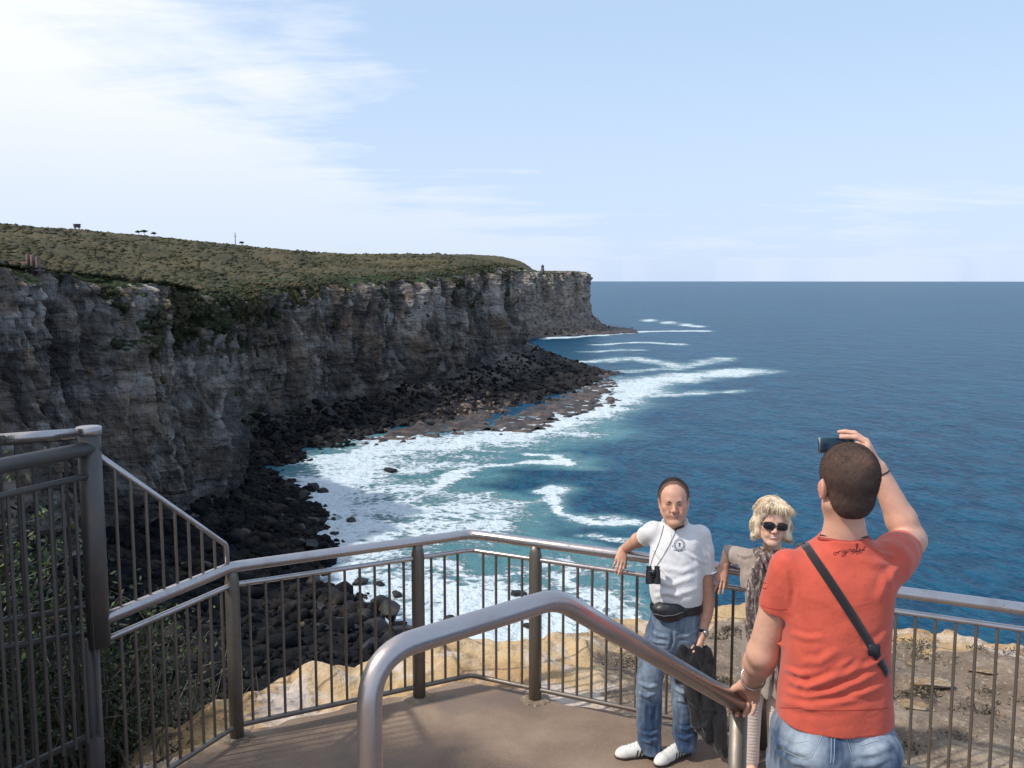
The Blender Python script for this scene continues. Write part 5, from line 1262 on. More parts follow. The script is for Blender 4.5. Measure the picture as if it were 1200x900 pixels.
        o = mesh_np('collar', Vc, [np.array(F4), np.array(F3)], M['cotton'], shirt, vcol=np.tile([.80, .80, .82], (len(Vc), 1)))
        md_ = o.modifiers.new('s', 'SUBSURF'); md_.levels = md_.render_levels = 2
    # chest crest in navy
    mb = MB(); cxp, cyp = 796.2, 638.6
    def pr(path, w_, dense=6):
        P = shoot_path(bv, path, .0012, dense)
        if len(P) > 1: mb.tube(P, w_, 5)
    circ = lambda r, n=28, e=1.12: [(cxp+r*math.cos(t), cyp+r*e*math.sin(t)) for t in np.linspace(0, 2*math.pi, n+1)]
    pr(circ(6.4), .0011, 2); pr(circ(4.5), .0008, 2)
    for t in np.linspace(0, 2*math.pi, 22, endpoint=False): pr([(cxp+4.9*math.cos(t), cyp+5.5*math.sin(t)), (cxp+5.9*math.cos(t), cyp+6.7*math.sin(t))], .0013, 2)
    for a_, b_ in (((-1.5, -1.8), (1.5, -1.8)), ((0, -2.6), (0, .6)), ((-1.3, 1), (1.4, -.4)), ((-1, 2.2), (1.1, 2.2)), ((-.8, -1), (.9, .5))): pr([(cxp+a_[0], cyp+a_[1]), (cxp+b_[0], cyp+b_[1])], .0016, 2)
    for k, x in enumerate(np.linspace(-6.2, 6.2, 6)):
        y = 7.6-abs(x)*.28; pr([(cxp+x-.7, cyp+y), (cxp+x+.8, cyp+y+.5*(-1)**k)], .0021, 2)
    pr([(cxp-8.6, cyp+.5), (cxp-7.4, cyp+2.5)], .002, 2); pr([(cxp-2, cyp-8.6), (cxp+1.5, cyp-8.8)], .001, 2)
    mb.build('chest_emblem', M['navy'], shirt, fixn=False)
    # placket and button
    mb = MB(); P = shoot_path(bv, [(787, 626), (785, 645)], .001, 8); 
    if len(P) > 1: mb.tube(P, .0009, 5); mb.build('placket_seam', m_plain('seam_grey', (.5, .5, .52), .9), shirt, fixn=False)
    # jeans
    B = SDF(lo, hi, .0055)
    B.loft(plevels([(702, 767, 820, 5.50, .112), (715, 764.5, 820.5, 5.50, .122), (735, 759, 821, 5.50, .128), (752, 755, 821, 5.50, .120), (768, 752, 820.5, 5.49, .085)]), 0, 2.3)
    L1 = plevels([(735, 760, 790, 5.50, .088), (765, 750, 780.5, 5.49, .080), (785, 747, 777.5, 5.48, .075), (802, 745.5, 776, 5.47, .072), (820, 745.5, 775.5, 5.475, .070), (835, 746, 775.5, 5.48, .070), (852, 746, 775, 5.485, .071), (868, 747.5, 775, 5.49, .074), (880, 750, 775, 5.49, .075)])
    L2 = plevels([(735, 788, 821, 5.50, .088), (765, 784, 820, 5.48, .082), (785, 784.5, 818, 5.46, .077), (802, 786, 816, 5.45, .073), (820, 787, 816.5, 5.455, .071), (835, 788, 817, 5.46, .071), (852, 788, 817, 5.465, .072), (866, 789.5, 817, 5.47, .074), (876, 792, 816, 5.47, .075)])
    B.loft(L1, .012, 2.15); B.loft(L2, .012, 2.15); B.cone(W(783, 830, 5.30), W(783, 772, 5.36), .012, .004, .015, 's')
    B.noise(.006, 9, 9, 14, 5, 3)
    V, Q = B.mesh(2); N = vnormals(V, Q); bv = bvh_of(V, Q)
    for pth, a, w_ in [([(788, 738), (788, 750), (784, 762)], -.010, .008), ([(760, 738), (772, 745), (786, 748)], .006, .010), ([(758, 748), (770, 753), (784, 754)], .006, .009), ([(818, 738), (806, 745), (792, 748)], .006, .010), ([(747, 800), (760, 806), (772, 803)], .008, .011), ([(747, 812), (758, 817), (770, 812)], .007, .010),
        ([(788, 806), (800, 812), (812, 806)], .008, .011), ([(790, 820), (802, 822), (814, 816)], .006, .010), ([(748, 866), (760, 870), (773, 864)], .008, .009), ([(750, 858), (762, 861), (773, 856)], .006, .008), ([(790, 862), (803, 866), (815, 860)], .008, .009), ([(792, 852), (804, 855), (815, 850)], .006, .009), ([(752, 775), (762, 790), (768, 800)], .005, .012), ([(765, 825), (762, 842), (764, 856)], .004, .012)]:
        P = shoot_path(bv, pth, 0, 6)
        if len(P) > 2: V = fold(V, N, P, a, w_)
    dc = denim_col(V, (.028, .062, .135), (.27, .335, .41), [(W(764, 775, 5.4), (.05, .2, .14), .5), (W(760, 806, 5.4), .06, .3), (W(800, 765, 5.38), (.06, .2, .12), .5), (W(800, 815, 5.38), .06, .35), (W(775, 735, 5.38), .09, .2), (W(760, 866, 5.5), .09, -.4), (W(803, 862, 5.5), .09, -.4)], 2)
    jeans = mesh_np('jeans', V, Q, M['denim'], root, vcol=dc); bv = bvh_of(V, Q)
    mb = MB()
    for pth in ([(789, 736), (788.5, 752)], [(764, 722), (768, 733), (774, 738)], [(820, 722), (815, 733), (808, 738)]):
        P = shoot_path(bv, pth, .001, 8)
        if len(P) > 1: mb.tube(P, .0011, 5)
    mb.build('stitching', M['thread'], jeans, fixn=False)
    # shoes
    def shoe(toe, heel, name='shoe'):
        toe = np.array([toe[0], toe[1], 0]); heel = np.array([heel[0], heel[1], 0]); d = toe-heel; L_ = np.linalg.norm(d); d /= L_; s_ = np.array([-d[1], d[0], 0]); lo_, hi_ = bounds([toe, heel], .08); lo_[2] = -.02; hi_[2] = .16
        B = SDF(lo_, hi_, .004); p = lambda t, z, o=0: heel+d*L_*t+s_*o+np.array([0, 0, z])
        B.cone(p(.14, .040), p(.84, .030), .040, .036, .0); B.cone(p(.80, .028, -.004), p(.90, .022, -.006), .040, .026, .02); B.cone(p(.12, .05), p(.22, .095), .038, .036, .02); B.cone(p(.30, .075), p(.62, .045), .034, .030, .03); B.cone(p(.18, .13), p(.20, .07), .030, .030, 0, 's')
        B.plane((0, 0, .012), (0, 0, -1)); V, Q = B.mesh(2); o = mesh_np(name, V, Q, M['white'], root)
        B = SDF(lo_, hi_, .004); B.cone(p(.14, .02), p(.82, .02), .043, .040, 0); B.cone(p(.8, .02, -.004), p(.92, .02, -.006), .042, .026, .02); B.plane((0, 0, .020), (0, 0, 1)); B.plane((0, 0, .0015), (0, 0, -1)); V, Q = B.mesh(1); mesh_np('sole', V, Q, M['sole'], o)
        bv = bvh_of(*( [np.array([v.co[:] for v in o.data.vertices]), np.array([q.vertices[:] for q in o.data.polygons])])); mb = MB(); mk = MB()
        side_ = s_ if s_[1] < 0 else -s_
        for t in (.42, .50, .58, .66):
            a = p(t, .12); pts = []
            for o_ in np.linspace(-.022, .022, 7):
                h_, n_, _, _ = bv.ray_cast(Vector(p(t+.02*abs(o_)/.022, .2, o_)), Vector((0, 0, -1)))
                if h_ is not None: pts.append(np.array(h_)+np.array([0, 0, .0015]))
            if len(pts) > 2: mb.tube(pts, .0024, 5)
        mb.build('lace', M['cotton'] if False else M['white'], o, fixn=False)
        for t in (.38, .46, .54):
            pts = []
            for z_ in np.linspace(.022, .060, 7):
                h_, n_, _, _ = bv.ray_cast(Vector(p(t-.9*(z_-.02)*.8+.02, z_)+side_*.12), Vector(-side_))
                if h_ is not None: pts.append(np.array(h_)+side_*.0012)
            if len(pts) > 2: mk.tube(pts, .0042, 6)
        if mk.V: mk.build('side_stripe', M['leather'], o, fixn=False)
    shoe(G(721, 889), G(772, 884)); shoe(G(768, 900), G(808, 880))
    # watch and bracelet
    def cuff(pc, ax_, r_, w_, mat, name, sq=1.0):
        mb = MB(); 
        for k in np.linspace(-.5, .5, 3): mb.tube(band(pc+np.asarray(ax_)/np.linalg.norm(ax_)*w_*k, ax_, r_), w_*.36, 6, closed=True)
        return mb.build(name, mat, root)
    ww = elr+(wrr-elr)*.90; wt_ = cuff(ww, wrr-elr, .0315, .010, M['leather'], 'watch'); MB().tube([ww+np.array([.010, -.030, .004]), ww+np.array([.012, -.042, .004])], .017, 16).build('watch_face', M['metal'], wt_)
    cuff(ell_+(wrl-ell_)*.93, wrl-ell_, .0325, .003, M['metal'], 'bracelet')
    # ---- belt bag
    bb = empty('belt_bag', tuple(W(783, 715, 5.36))); tag(bb, 'black belt bag worn round the waist of the man in white', 'bag')
    B = SDF(*bounds([W(762, 740, 5.3), W(824, 700, 5.65)], .06), .004)
    B.loft(plevels([(704, 763, 822.5, 5.50, .134), (714, 762, 823, 5.50, .135)]), 0, 2.3); 
    cb2 = W(783.5, 714, 5.39); B.ell(cb2+np.array([0, 0, -.004]), (.100, .055, .058), .015); B.ell(cb2+np.array([0, -.005, -.03]), (.080, .045, .045), .02)
    B.noise(.003, 25, 25, 25, 1, 2); V, Q = B.mesh(2); o = mesh_np('pouch', V, Q, M['leather'], bb); bv = bvh_of(V, Q); mb = MB()
    P = shoot_path(bv, [(766, 719), (778, 722), (790, 721), (801, 717)], .0015, 6); mb.tube(P, .002, 6) if len(P) > 1 else None
    mb.build('zip', m_plain('zip_grey', (.16, .16, .17), .4), bb, fixn=False)
    # ---- binoculars
    bi = empty('binoculars', tuple(W(766, 674, 5.36))); tag(bi, 'small black binoculars hanging on the chest of the man in white', 'binoculars')
    for x0, x1, yy in ((760.5, 761.5, 5.335), (770.0, 769.5, 5.33)):
        a, b = W(x0, 664.5, yy+.01), W(x1, 684, yy-.01)
        MB().tube([a, a+(b-a)*.16, a+(b-a)*.17, a+(b-a)*.6, a+(b-a)*.62, b], [.0155, .0155, .019, .021, .0235, .0235], 20).build('barrel', M['leather'], bi, sharp=40)
        MB().tube([a-(b-a)*.06, a], [.017, .017], 20).build('eyecup', M['gloss'], bi, sharp=40); MB().tube([b, b+(b-a)*.012], [.019, .018], 20).build('lens', M['gloss'], bi)
    a, b = W(760.5, 671, 5.33), W(770, 671, 5.33); MB().box((a+b)/2, (.05, .022, .030), 0, .005).build('bridge', M['leather'], bi); MB().tube([W(765.5, 668, 5.315), W(765.5, 675, 5.31)], .010, 16).build('focus_wheel', M['gloss'], bi)
    sv = bvh_of(np.array([v.co[:] for v in shirt.data.vertices])-0*1, np.array([q.vertices[:] for q in shirt.data.polygons])); mb = MB()
    for pth in ([(778, 616), (773, 635), (766, 652), (762.5, 664)], [(793.5, 619), (786, 636), (777, 652), (770, 663)]):
        P = shoot_path(sv, pth, .004, 8); P = P+[W(pth[-1][0], pth[-1][1], 5.34)]; mb.tube(P, .0016, 6)
    mb.build('strap', M['leather'], bi, fixn=False)
    mb = MB(); P = shoot_path(sv, [(790.5, 621), (801, 616.5)], .006, 5); mb.tube(P, .006, 8); mb.build('strap_pad', M['leather'], bi)
    # ---- jacket held in the hand
    B = SDF(*bounds([W(780, 752, 5.40), W(858, 890, 5.32)], .10), .005)
    B.loft(plevels([(757, 800, 826, 5.40, .035), (765, 797, 832, 5.40, .045), (785, 797, 838, 5.39, .050), (800, 798, 843, 5.385, .050), (825, 804, 850, 5.38, .050), (850, 813, 852, 5.38, .050), (862, 820, 852, 5.38, .045), (884, 841, 852, 5.38, .02)]), 0, 2.0)
    B.cone(W(797, 760, 5.40), W(793, 775, 5.40), .030, .022, .02); B.cone(W(793, 775, 5.40), W(797, 795, 5.40), .022, .03, .02); B.cone(W(826, 850, 5.35), W(833, 862, 5.35), .03, .012, .03)
    ax = [np.arange(B.n[q])*B.h+B.lo[q] for q in range(3)]; Xg = ax[0][:, None, None]+0*ax[1][None, :, None]+.25*(ax[2][None, None, :]); B.F = B.F+(.0045*np.sin(Xg*75+3*np.sin(ax[2][None, None, :]*11))).astype(np.float32); B.noise(.016, 13, 13, 5, 9, 3)
    V, Q = B.mesh(1); N = vnormals(V, Q); bv = bvh_of(V, Q)
    for pth, a, w_ in [([(803, 765), (812, 800), (828, 850)], .007, .012), ([(812, 762), (824, 795), (834, 820)], -.009, .010), ([(826, 790), (838, 815), (848, 850)], .008, .011), ([(800, 790), (808, 800), (822, 805)], -.006, .010), ([(806, 820), (822, 832), (840, 832)], .006, .010)]:
        P = shoot_path(bv, pth, 0, 8)
        if len(P) > 2: V = fold(V, N, P, a, w_, .3)
    o = mesh_np('jacket', V, Q, M['black']); tag(o, 'black jacket hanging from the hand of the man in white', 'jacket')
white_man()
# ------------------------------------------------------------- woman with sunglasses
def woman():
    root = empty('person', tuple(G(880, 905, 0))); tag(root, 'blonde woman in sunglasses and taupe cardigan, half hidden behind the man in red', 'person')
    S = 1.0; Rm = rotm(R(176), R(0), R(-4)); hc = W(904.5, 612.5, 5.30)
    shl, ell_, wrl = W(880, 655, 5.40), W(855, 649.5, 5.63), W(847.5, 664, 5.54)
    shr, elr, wrr = W(932, 657, 5.38), W(938, 725, 5.38), W(930, 775, 5.30)
    lo, hi = bounds([hc, wrl, elr], .15); lo[2] = -.02; lo[1] = 5.05; hi[1] = 5.85; hi[2] = 1.72
    B = SDF(lo, hi, .0042)
    B.loft(plevels([(770, 880, 930, 5.38, .12), (735, 880, 928, 5.38, .11), (700, 880, 930, 5.38, .11), (665, 878, 934, 5.38, .11), (652, 884, 928, 5.38, .08), (645, 892, 918, 5.38, .06)]), 0)
    B.cone(W(905, 650, 5.37), W(905, 628, 5.335), .055, .050, .02); T = head(B, hc, S, Rm, jaw=1.12)
    B.chain([shl, ell_, wrl], [.048, .042, .026], .02); B.chain([shr, elr, wrr], [.048, .038, .026], .02)
    B.ell(T(0, .05, -.09), np.array([.034, .03, .022])*S, .02, Rm)
    hand(B, wrl, W(843.5, 680, 5.50)-wrl, (.25, 1, 0), 1, [0, (.1, .2, .15), (.05, .15, .15), (.1, .2, .2), (.2, .3, .2)], .93, .05, (.4, .3)); hand(B, wrr, (-.1, -.1, -1), (-1, .1, 0), -1, [0, .4, .4, .4, .5], .9)
    B.chain([W(886, 765, 5.38), W(880, 825, 5.34), W(879, 905, 5.32)], [.08, .055, .040], .03); B.chain([W(918, 765, 5.38), W(913, 825, 5.34), W(911, 905, 5.32)], [.08, .055, .040], .03)
    for x in (879, 911): B.cone(W(x, 905, 5.32)+(0, 0, .0), W(x-1, 918, 5.32)*[1, 1, 0]+[0, 0, .04], .040, .036, .02); B.cone(W(x-1, 918, 5.32)*[1, 1, 0]+[0, 0, .035], W(x-3, 918, 5.32)*[1, 1, 0]+[0, -.16, .024], .034, .024, .02)
    V, Q = B.mesh(1); pk_ = (.58, .24, .18)
    c = skincol(V, (.68, .42, .31), [(T(0, .108, -.025), .018, pk_, .4), (T(.042, .07, -.02), .026, pk_, .5), (T(-.042, .07, -.02), .026, pk_, .5), (T(0, .088, -.070), .012, (.50, .11, .10), .75), (T(.014, .086, -.069), .010, (.50, .11, .10), .7), (T(-.014, .086, -.069), .010, (.50, .11, .10), .7), (T(0, .088, -.056), .009, (.50, .12, .11), .6), (wrl, .14, (.46, .24, .16), .7), (W(843, 684, 5.5), .08, (.46, .24, .16), .7)], 5)
    body = mesh_np('body', V, Q, M['skin'], root, vcol=c)
    P = [T(x, .0895-abs(x)*.35-.0*x, -.0640+x*x*8) for x in np.linspace(-.021, .021, 9)]; MB().tube([p+Rm@np.array([0, .002, 0]) for p in P], [.001*S]+[.0042*S]*7+[.001*S], 8).build('teeth', M['teeth'], body)
    # sunglasses (worn: a thing of their own)
    sg = empty('sunglasses', tuple(T(0, .1, 0))); tag(sg, 'black sunglasses worn by the blonde woman', 'sunglasses')
    for q in (-1, 1):
        nn_ = 22; t = np.linspace(0, 2*math.pi, nn_, endpoint=False); pts = []
        for a in t:
            x = .032*np.sign(math.cos(a))*abs(math.cos(a))**.75; z = .0215*np.sign(math.sin(a))*abs(math.sin(a))**.8
            pts.append(T(q*(.034+x*q*q), .1035-abs(.034+x)*0-((abs(q*.034+x))**2)*4.4, .004+z))
        pts = np.array(pts); cc_ = T(q*.034, .1045-.034**2*4.4, .004); Vv = np.vstack([pts, cc_+(pts-cc_)*.6+Rm@np.array([0, .0015, 0]), cc_[None]+Rm@np.array([0, .0025, 0])]); F4 = [[i, (i+1) % nn_, nn_+(i+1) % nn_, nn_+i] for i in range(nn_)]; F3 = [[nn_+i, nn_+(i+1) % nn_, 2*nn_] for i in range(nn_)]
        mesh_np('lens', Vv, [np.array(F4), np.array(F3)], M['gloss'], sg); MB().tube(pts, .0022, 7, closed=True).build('frame', M['gloss'], sg)
        MB().tube([T(q*.063, .086, .008), T(q*.074, .060, .008), T(q*.079, .0, .004)], [.0042, .0035, .0025], 8).build('arm', M['gloss'], sg); blob('hinge', T(q*.0635, .088, .006), [.0025, .003, .006], M['metal'], sg)
    MB().tube([T(-.010, .104, .006), T(0, .107, .008), T(.010, .104, .006)], .0025, 8).build('bridge', M['gloss'], sg)
    for q in (-1, 1): blob('earring', T(q*.077, .004, -.040), [.0055]*3, M['metal'], root)
    # hair: full wavy bob
    B = SDF(hc-.2, hc+.2, .005); E = lambda p, r, k=.02, op='u': B.ell(T(*p), np.array(r)*S, k, Rm, op)
    E((0, -.018, .058), (.094, .106, .088)); E((0, .036, .098), (.064, .044, .030), .03)
    for q in (-1, 1):
        E((q*.080, -.008, -.005), (.030, .060, .062)); E((q*.082, .010, -.055), (.030, .040, .036)); E((q*.094, .018, -.078), (.022, .026, .016), .015); E((q*.062, .040, .075), (.034, .034, .034), .02); E((q*.078, .030, .030), (.018, .026, .045), .02)
    E((0, -.060, -.03), (.085, .055, .075))
    for q, e in ((1, (-.108, .025, -.020)), ): pass
    E((0, .080, -.015), (.064, .064, .098), .010, 's'); E((0, .092, .020), (.062, .062, .072), .010, 's'); E((-.048, .066, .092), (.036, .026, .030), .015); E((.030, .066, .104), (.050, .028, .022), .015)
    V, Q = B.mesh(1); N = vnormals(V, Q); L = (V-hc)@Rm/S; ang = np.arctan2(L[:, 0], L[:, 2]+.02)
    V = V+N*(.008*fbm(L[:, 0]*14, L[:, 1]*14, L[:, 2]*9, 3))[:, None]
    hcol = lambda v: np.array([.74, .60, .44])[None]*(1+.35*fbm(v[:, 0]*70, v[:, 1]*70, v[:, 2]*18, 3))[:, None]+np.array([-.12, -.12, -.10])*sstep(0, .5, fbm(v[:, 0]*25, v[:, 1]*25, v[:, 2]*12, 2))[:, None]
    ho = mesh_np('hair', V, Q, HM, body, vcol=np.clip(hcol(V), .05, 1))
    g = np.random.default_rng(4); mb = MB(); cols = []
    idx_ = g.integers(0, len(V), 5200)
    for i in idx_:
        p = V[i]; n = N[i]; l = L[i]
        if l[1] > .035 and l[2] < .085: continue
        dn = np.array([l[0]*1.2, .25*(1 if l[1] > 0 else -.4), -1.0]); dn = Rm@dn; dn -= n*dn.dot(n)*1.05; dn /= np.linalg.norm(dn)+1e-9
        dn = dn+Rm@np.array([.35*math.sin(l[2]*60+l[0]*20), 0, 0]); ln = g.uniform(.018, .042); w1 = g.normal(size=3)*.0015; fl = n*g.uniform(.0, .004)
        pts = [p-n*.002, p+dn*ln*.35+n*.003+w1*.5, p+dn*ln*.7+n*.0015+w1+np.array([0, 0, -.2*ln*max(0, n[2])]), p+dn*ln-n*.004+w1*1.5+np.array([0, 0, -.42*ln*max(0, n[2])])]; mb.tube(pts, [.0007, .0010, .0008, .0003], 3, caps=False); cols.append(np.tile(np.clip(hcol(p[None])[0]*g.uniform(.65, 1.25), .05, 1), (12, 1)))
    for k in range(12):      # wind blown ends on the left
        q_ = -1 if k % 3 else 1; b_ = T(-q_*0+(.085 if k % 3 else -.085), .02, -.02-.05*g.uniform()); e_ = b_+Rm@np.array([(.045 if k % 3 else -.035)*g.uniform(.5, 1.1), .01, g.uniform(-.03, .02)]); mb.tube([b_, (b_+e_)/2+[0, 0, -.008], e_], [.0016, .0014, .0004], 4, caps=False); cols.append(np.tile([.66, .50, .33], (12, 1)))
    o = mb.build('hair_strands', HM, body, fixn=False); at = o.data.attributes.new('Col', 'FLOAT_COLOR', 'POINT'); cc_ = np.ones((len(o.data.vertices), 4), np.float32); q_ = np.vstack(cols); cc_[:len(q_), :3] = q_[:len(cc_)]; at.data.foreach_set('color', cc_.ravel())
    # cardigan
    B = SDF(lo, hi, .005)
    CARD = (plevels([(806, 872, 938, 5.37, .145), (780, 872, 938, 5.37, .14), (750, 872, 937, 5.37, .135), (725, 873, 937, 5.37, .13), (700, 873, 938, 5.37, .13), (680, 869, 940, 5.37, .135), (665, 871, 940, 5.38, .125), (655, 876, 937, 5.385, .10), (648, 884, 928, 5.385, .075), (643, 890, 920, 5.385, .06)]))
    ce = ell_+(wrl-ell_)*.12; B.cone(shl, ell_, .060, .054, .03); B.cone(ell_, ell_+(wrl-ell_)*.5, .054, .05, .01); cutlocal(B, ce, (wrl-ell_)+(ell_-shl)*.5, .1); B.loft(CARD, .03, 2.2)
    B.chain([shr, elr, wrr+(elr-wrr)*.3], [.062, .052, .045], .02); B.cone(W(905, 652, 5.37), W(905, 625, 5.33), .054, .07, 0, 's')
    B.cone(W(903, 640, 5.24), W(900, 668, 5.22), .035, .012, .01, 's')
    ax = [np.arange(B.n[q])*B.h+B.lo[q] for q in range(3)]; m_ = sstep(1.35, .95, ax[2])[None, None, :]; B.F = B.F+(.009*m_*np.sin(ax[0][:, None, None]*110+2*np.sin(ax[2][None, None, :]*7))).astype(np.float32); B.noise(.007, 12, 12, 6, 4, 3)
    V, Q = B.mesh(2); N = vnormals(V, Q); bv = bvh_of(V, Q)
    for pth, a, w_ in [([(874, 676), (884, 668), (892, 656)], .008, .012), ([(872, 690), (882, 684), (892, 672)], .007, .012), ([(862, 648), (872, 652), (882, 650)], .006, .010), ([(875, 700), (880, 730), (882, 760)], .008, .012)]:
        P = shoot_path(bv, pth, 0, 6)
        if len(P) > 2: V = fold(V, N, P, a, w_)
    cd = np.tile([.33, .27, .235], (len(V), 1))*(1+.15*fbm(V[:, 0]*30, V[:, 1]*30, V[:, 2]*8, 3))[:, None]; mesh_np('cardigan', V, Q, M['knit'], root, vcol=cd); bv = bvh_of(V, Q)
    # trousers, ribbed pale cloth
    B = SDF(lo, hi, .005)
    for x in (0, 1):
        B.loft(plevels([(892, 869+32*x, 889+32*x, 5.32, .056), (875, 868+32*x, 889.5+32*x, 5.32, .060), (850, 868+31*x, 891+31*x, 5.33, .064), (825, 868+30*x, 893+30*x, 5.34, .072), (800, 868+29*x, 898+28*x, 5.36, .09), (775, 872+26*x, 903+27*x, 5.38, .10)]), .01, 2.0)
    V, Q = B.mesh(1); N = vnormals(V, Q); V = V+N*(.0012*np.sin(V[:, 2]*330+2*fbm(V[:, 0]*10, V[:, 1]*10, V[:, 2]*6, 2)))[:, None]
    mesh_np('trousers', V, Q, M['knit'], root, vcol=np.tile([.62, .50, .44], (len(V), 1)))
    for x in (879, 911):
        f = W(x-1, 918, 5.32)*[1, 1, 0]; B = SDF(f+[-.1, -.26, -.01], f+[.1, .1, .12], .004); B.cone(f+[0, .02, .02], f+[-.01, -.18, .015], .042, .036, 0); B.plane((0, 0, .028), (0, 0, 1)); B.plane((0, 0, .001), (0, 0, -1)); V, Q = B.mesh(1); mesh_np('sandal', V, Q, M['sole'], root)
    # scarf
    B = SDF(*bounds([W(890, 640, 5.3), W(866, 800, 5.2)], .12), .005)
    B.chain([W(888, 648, 5.33), W(897, 654, 5.27), W(906, 655, 5.265), W(920, 648, 5.33)], [.032, .036, .036, .032], .02)
    p_ = [W(893, 652, 5.265), W(886, 668, 5.225), W(881, 690, 5.215), W(879, 715, 5.22), W(880, 745, 5.22), W(884, 775, 5.22)]
    B.chain(p_, [.030, .022, .022, .025, .030, .024], .01, flat=((0, 1, 0), .6)); B.chain([W(899, 655, 5.26), W(899, 690, 5.215), W(903, 735, 5.21), W(911, 790, 5.21), W(912, 806, 5.21)], [.022, .020, .024, .030, .02], .015, flat=((0, 1, 0), .6))
    ax = [np.arange(B.n[q])*B.h+B.lo[q] for q in range(3)]; B.F = B.F+(.006*np.sin(ax[0][:, None, None]*210+.3*ax[2][None, None, :]*90+2.5*np.sin(ax[2][None, None, :]*14))).astype(np.float32); B.noise(.006, 22, 22, 9, 2, 3)
    V, Q = B.mesh(1); n1_ = fbm(V[:, 0]*38, V[:, 1]*38, V[:, 2]*22, 3); cs = np.where((n1_ > .12)[:, None], [.24, .185, .165], [.11, .070, .068]); cs = np.where((fbm(V[:, 0]*60+4, V[:, 1]*60, V[:, 2]*50, 2) > .45)[:, None], [.45, .38, .34], cs)
    o = mesh_np('scarf', V, Q, M['knit'], vcol=cs); tag(o, 'brown patterned scarf hanging from the neck of the blonde woman', 'scarf')
woman()
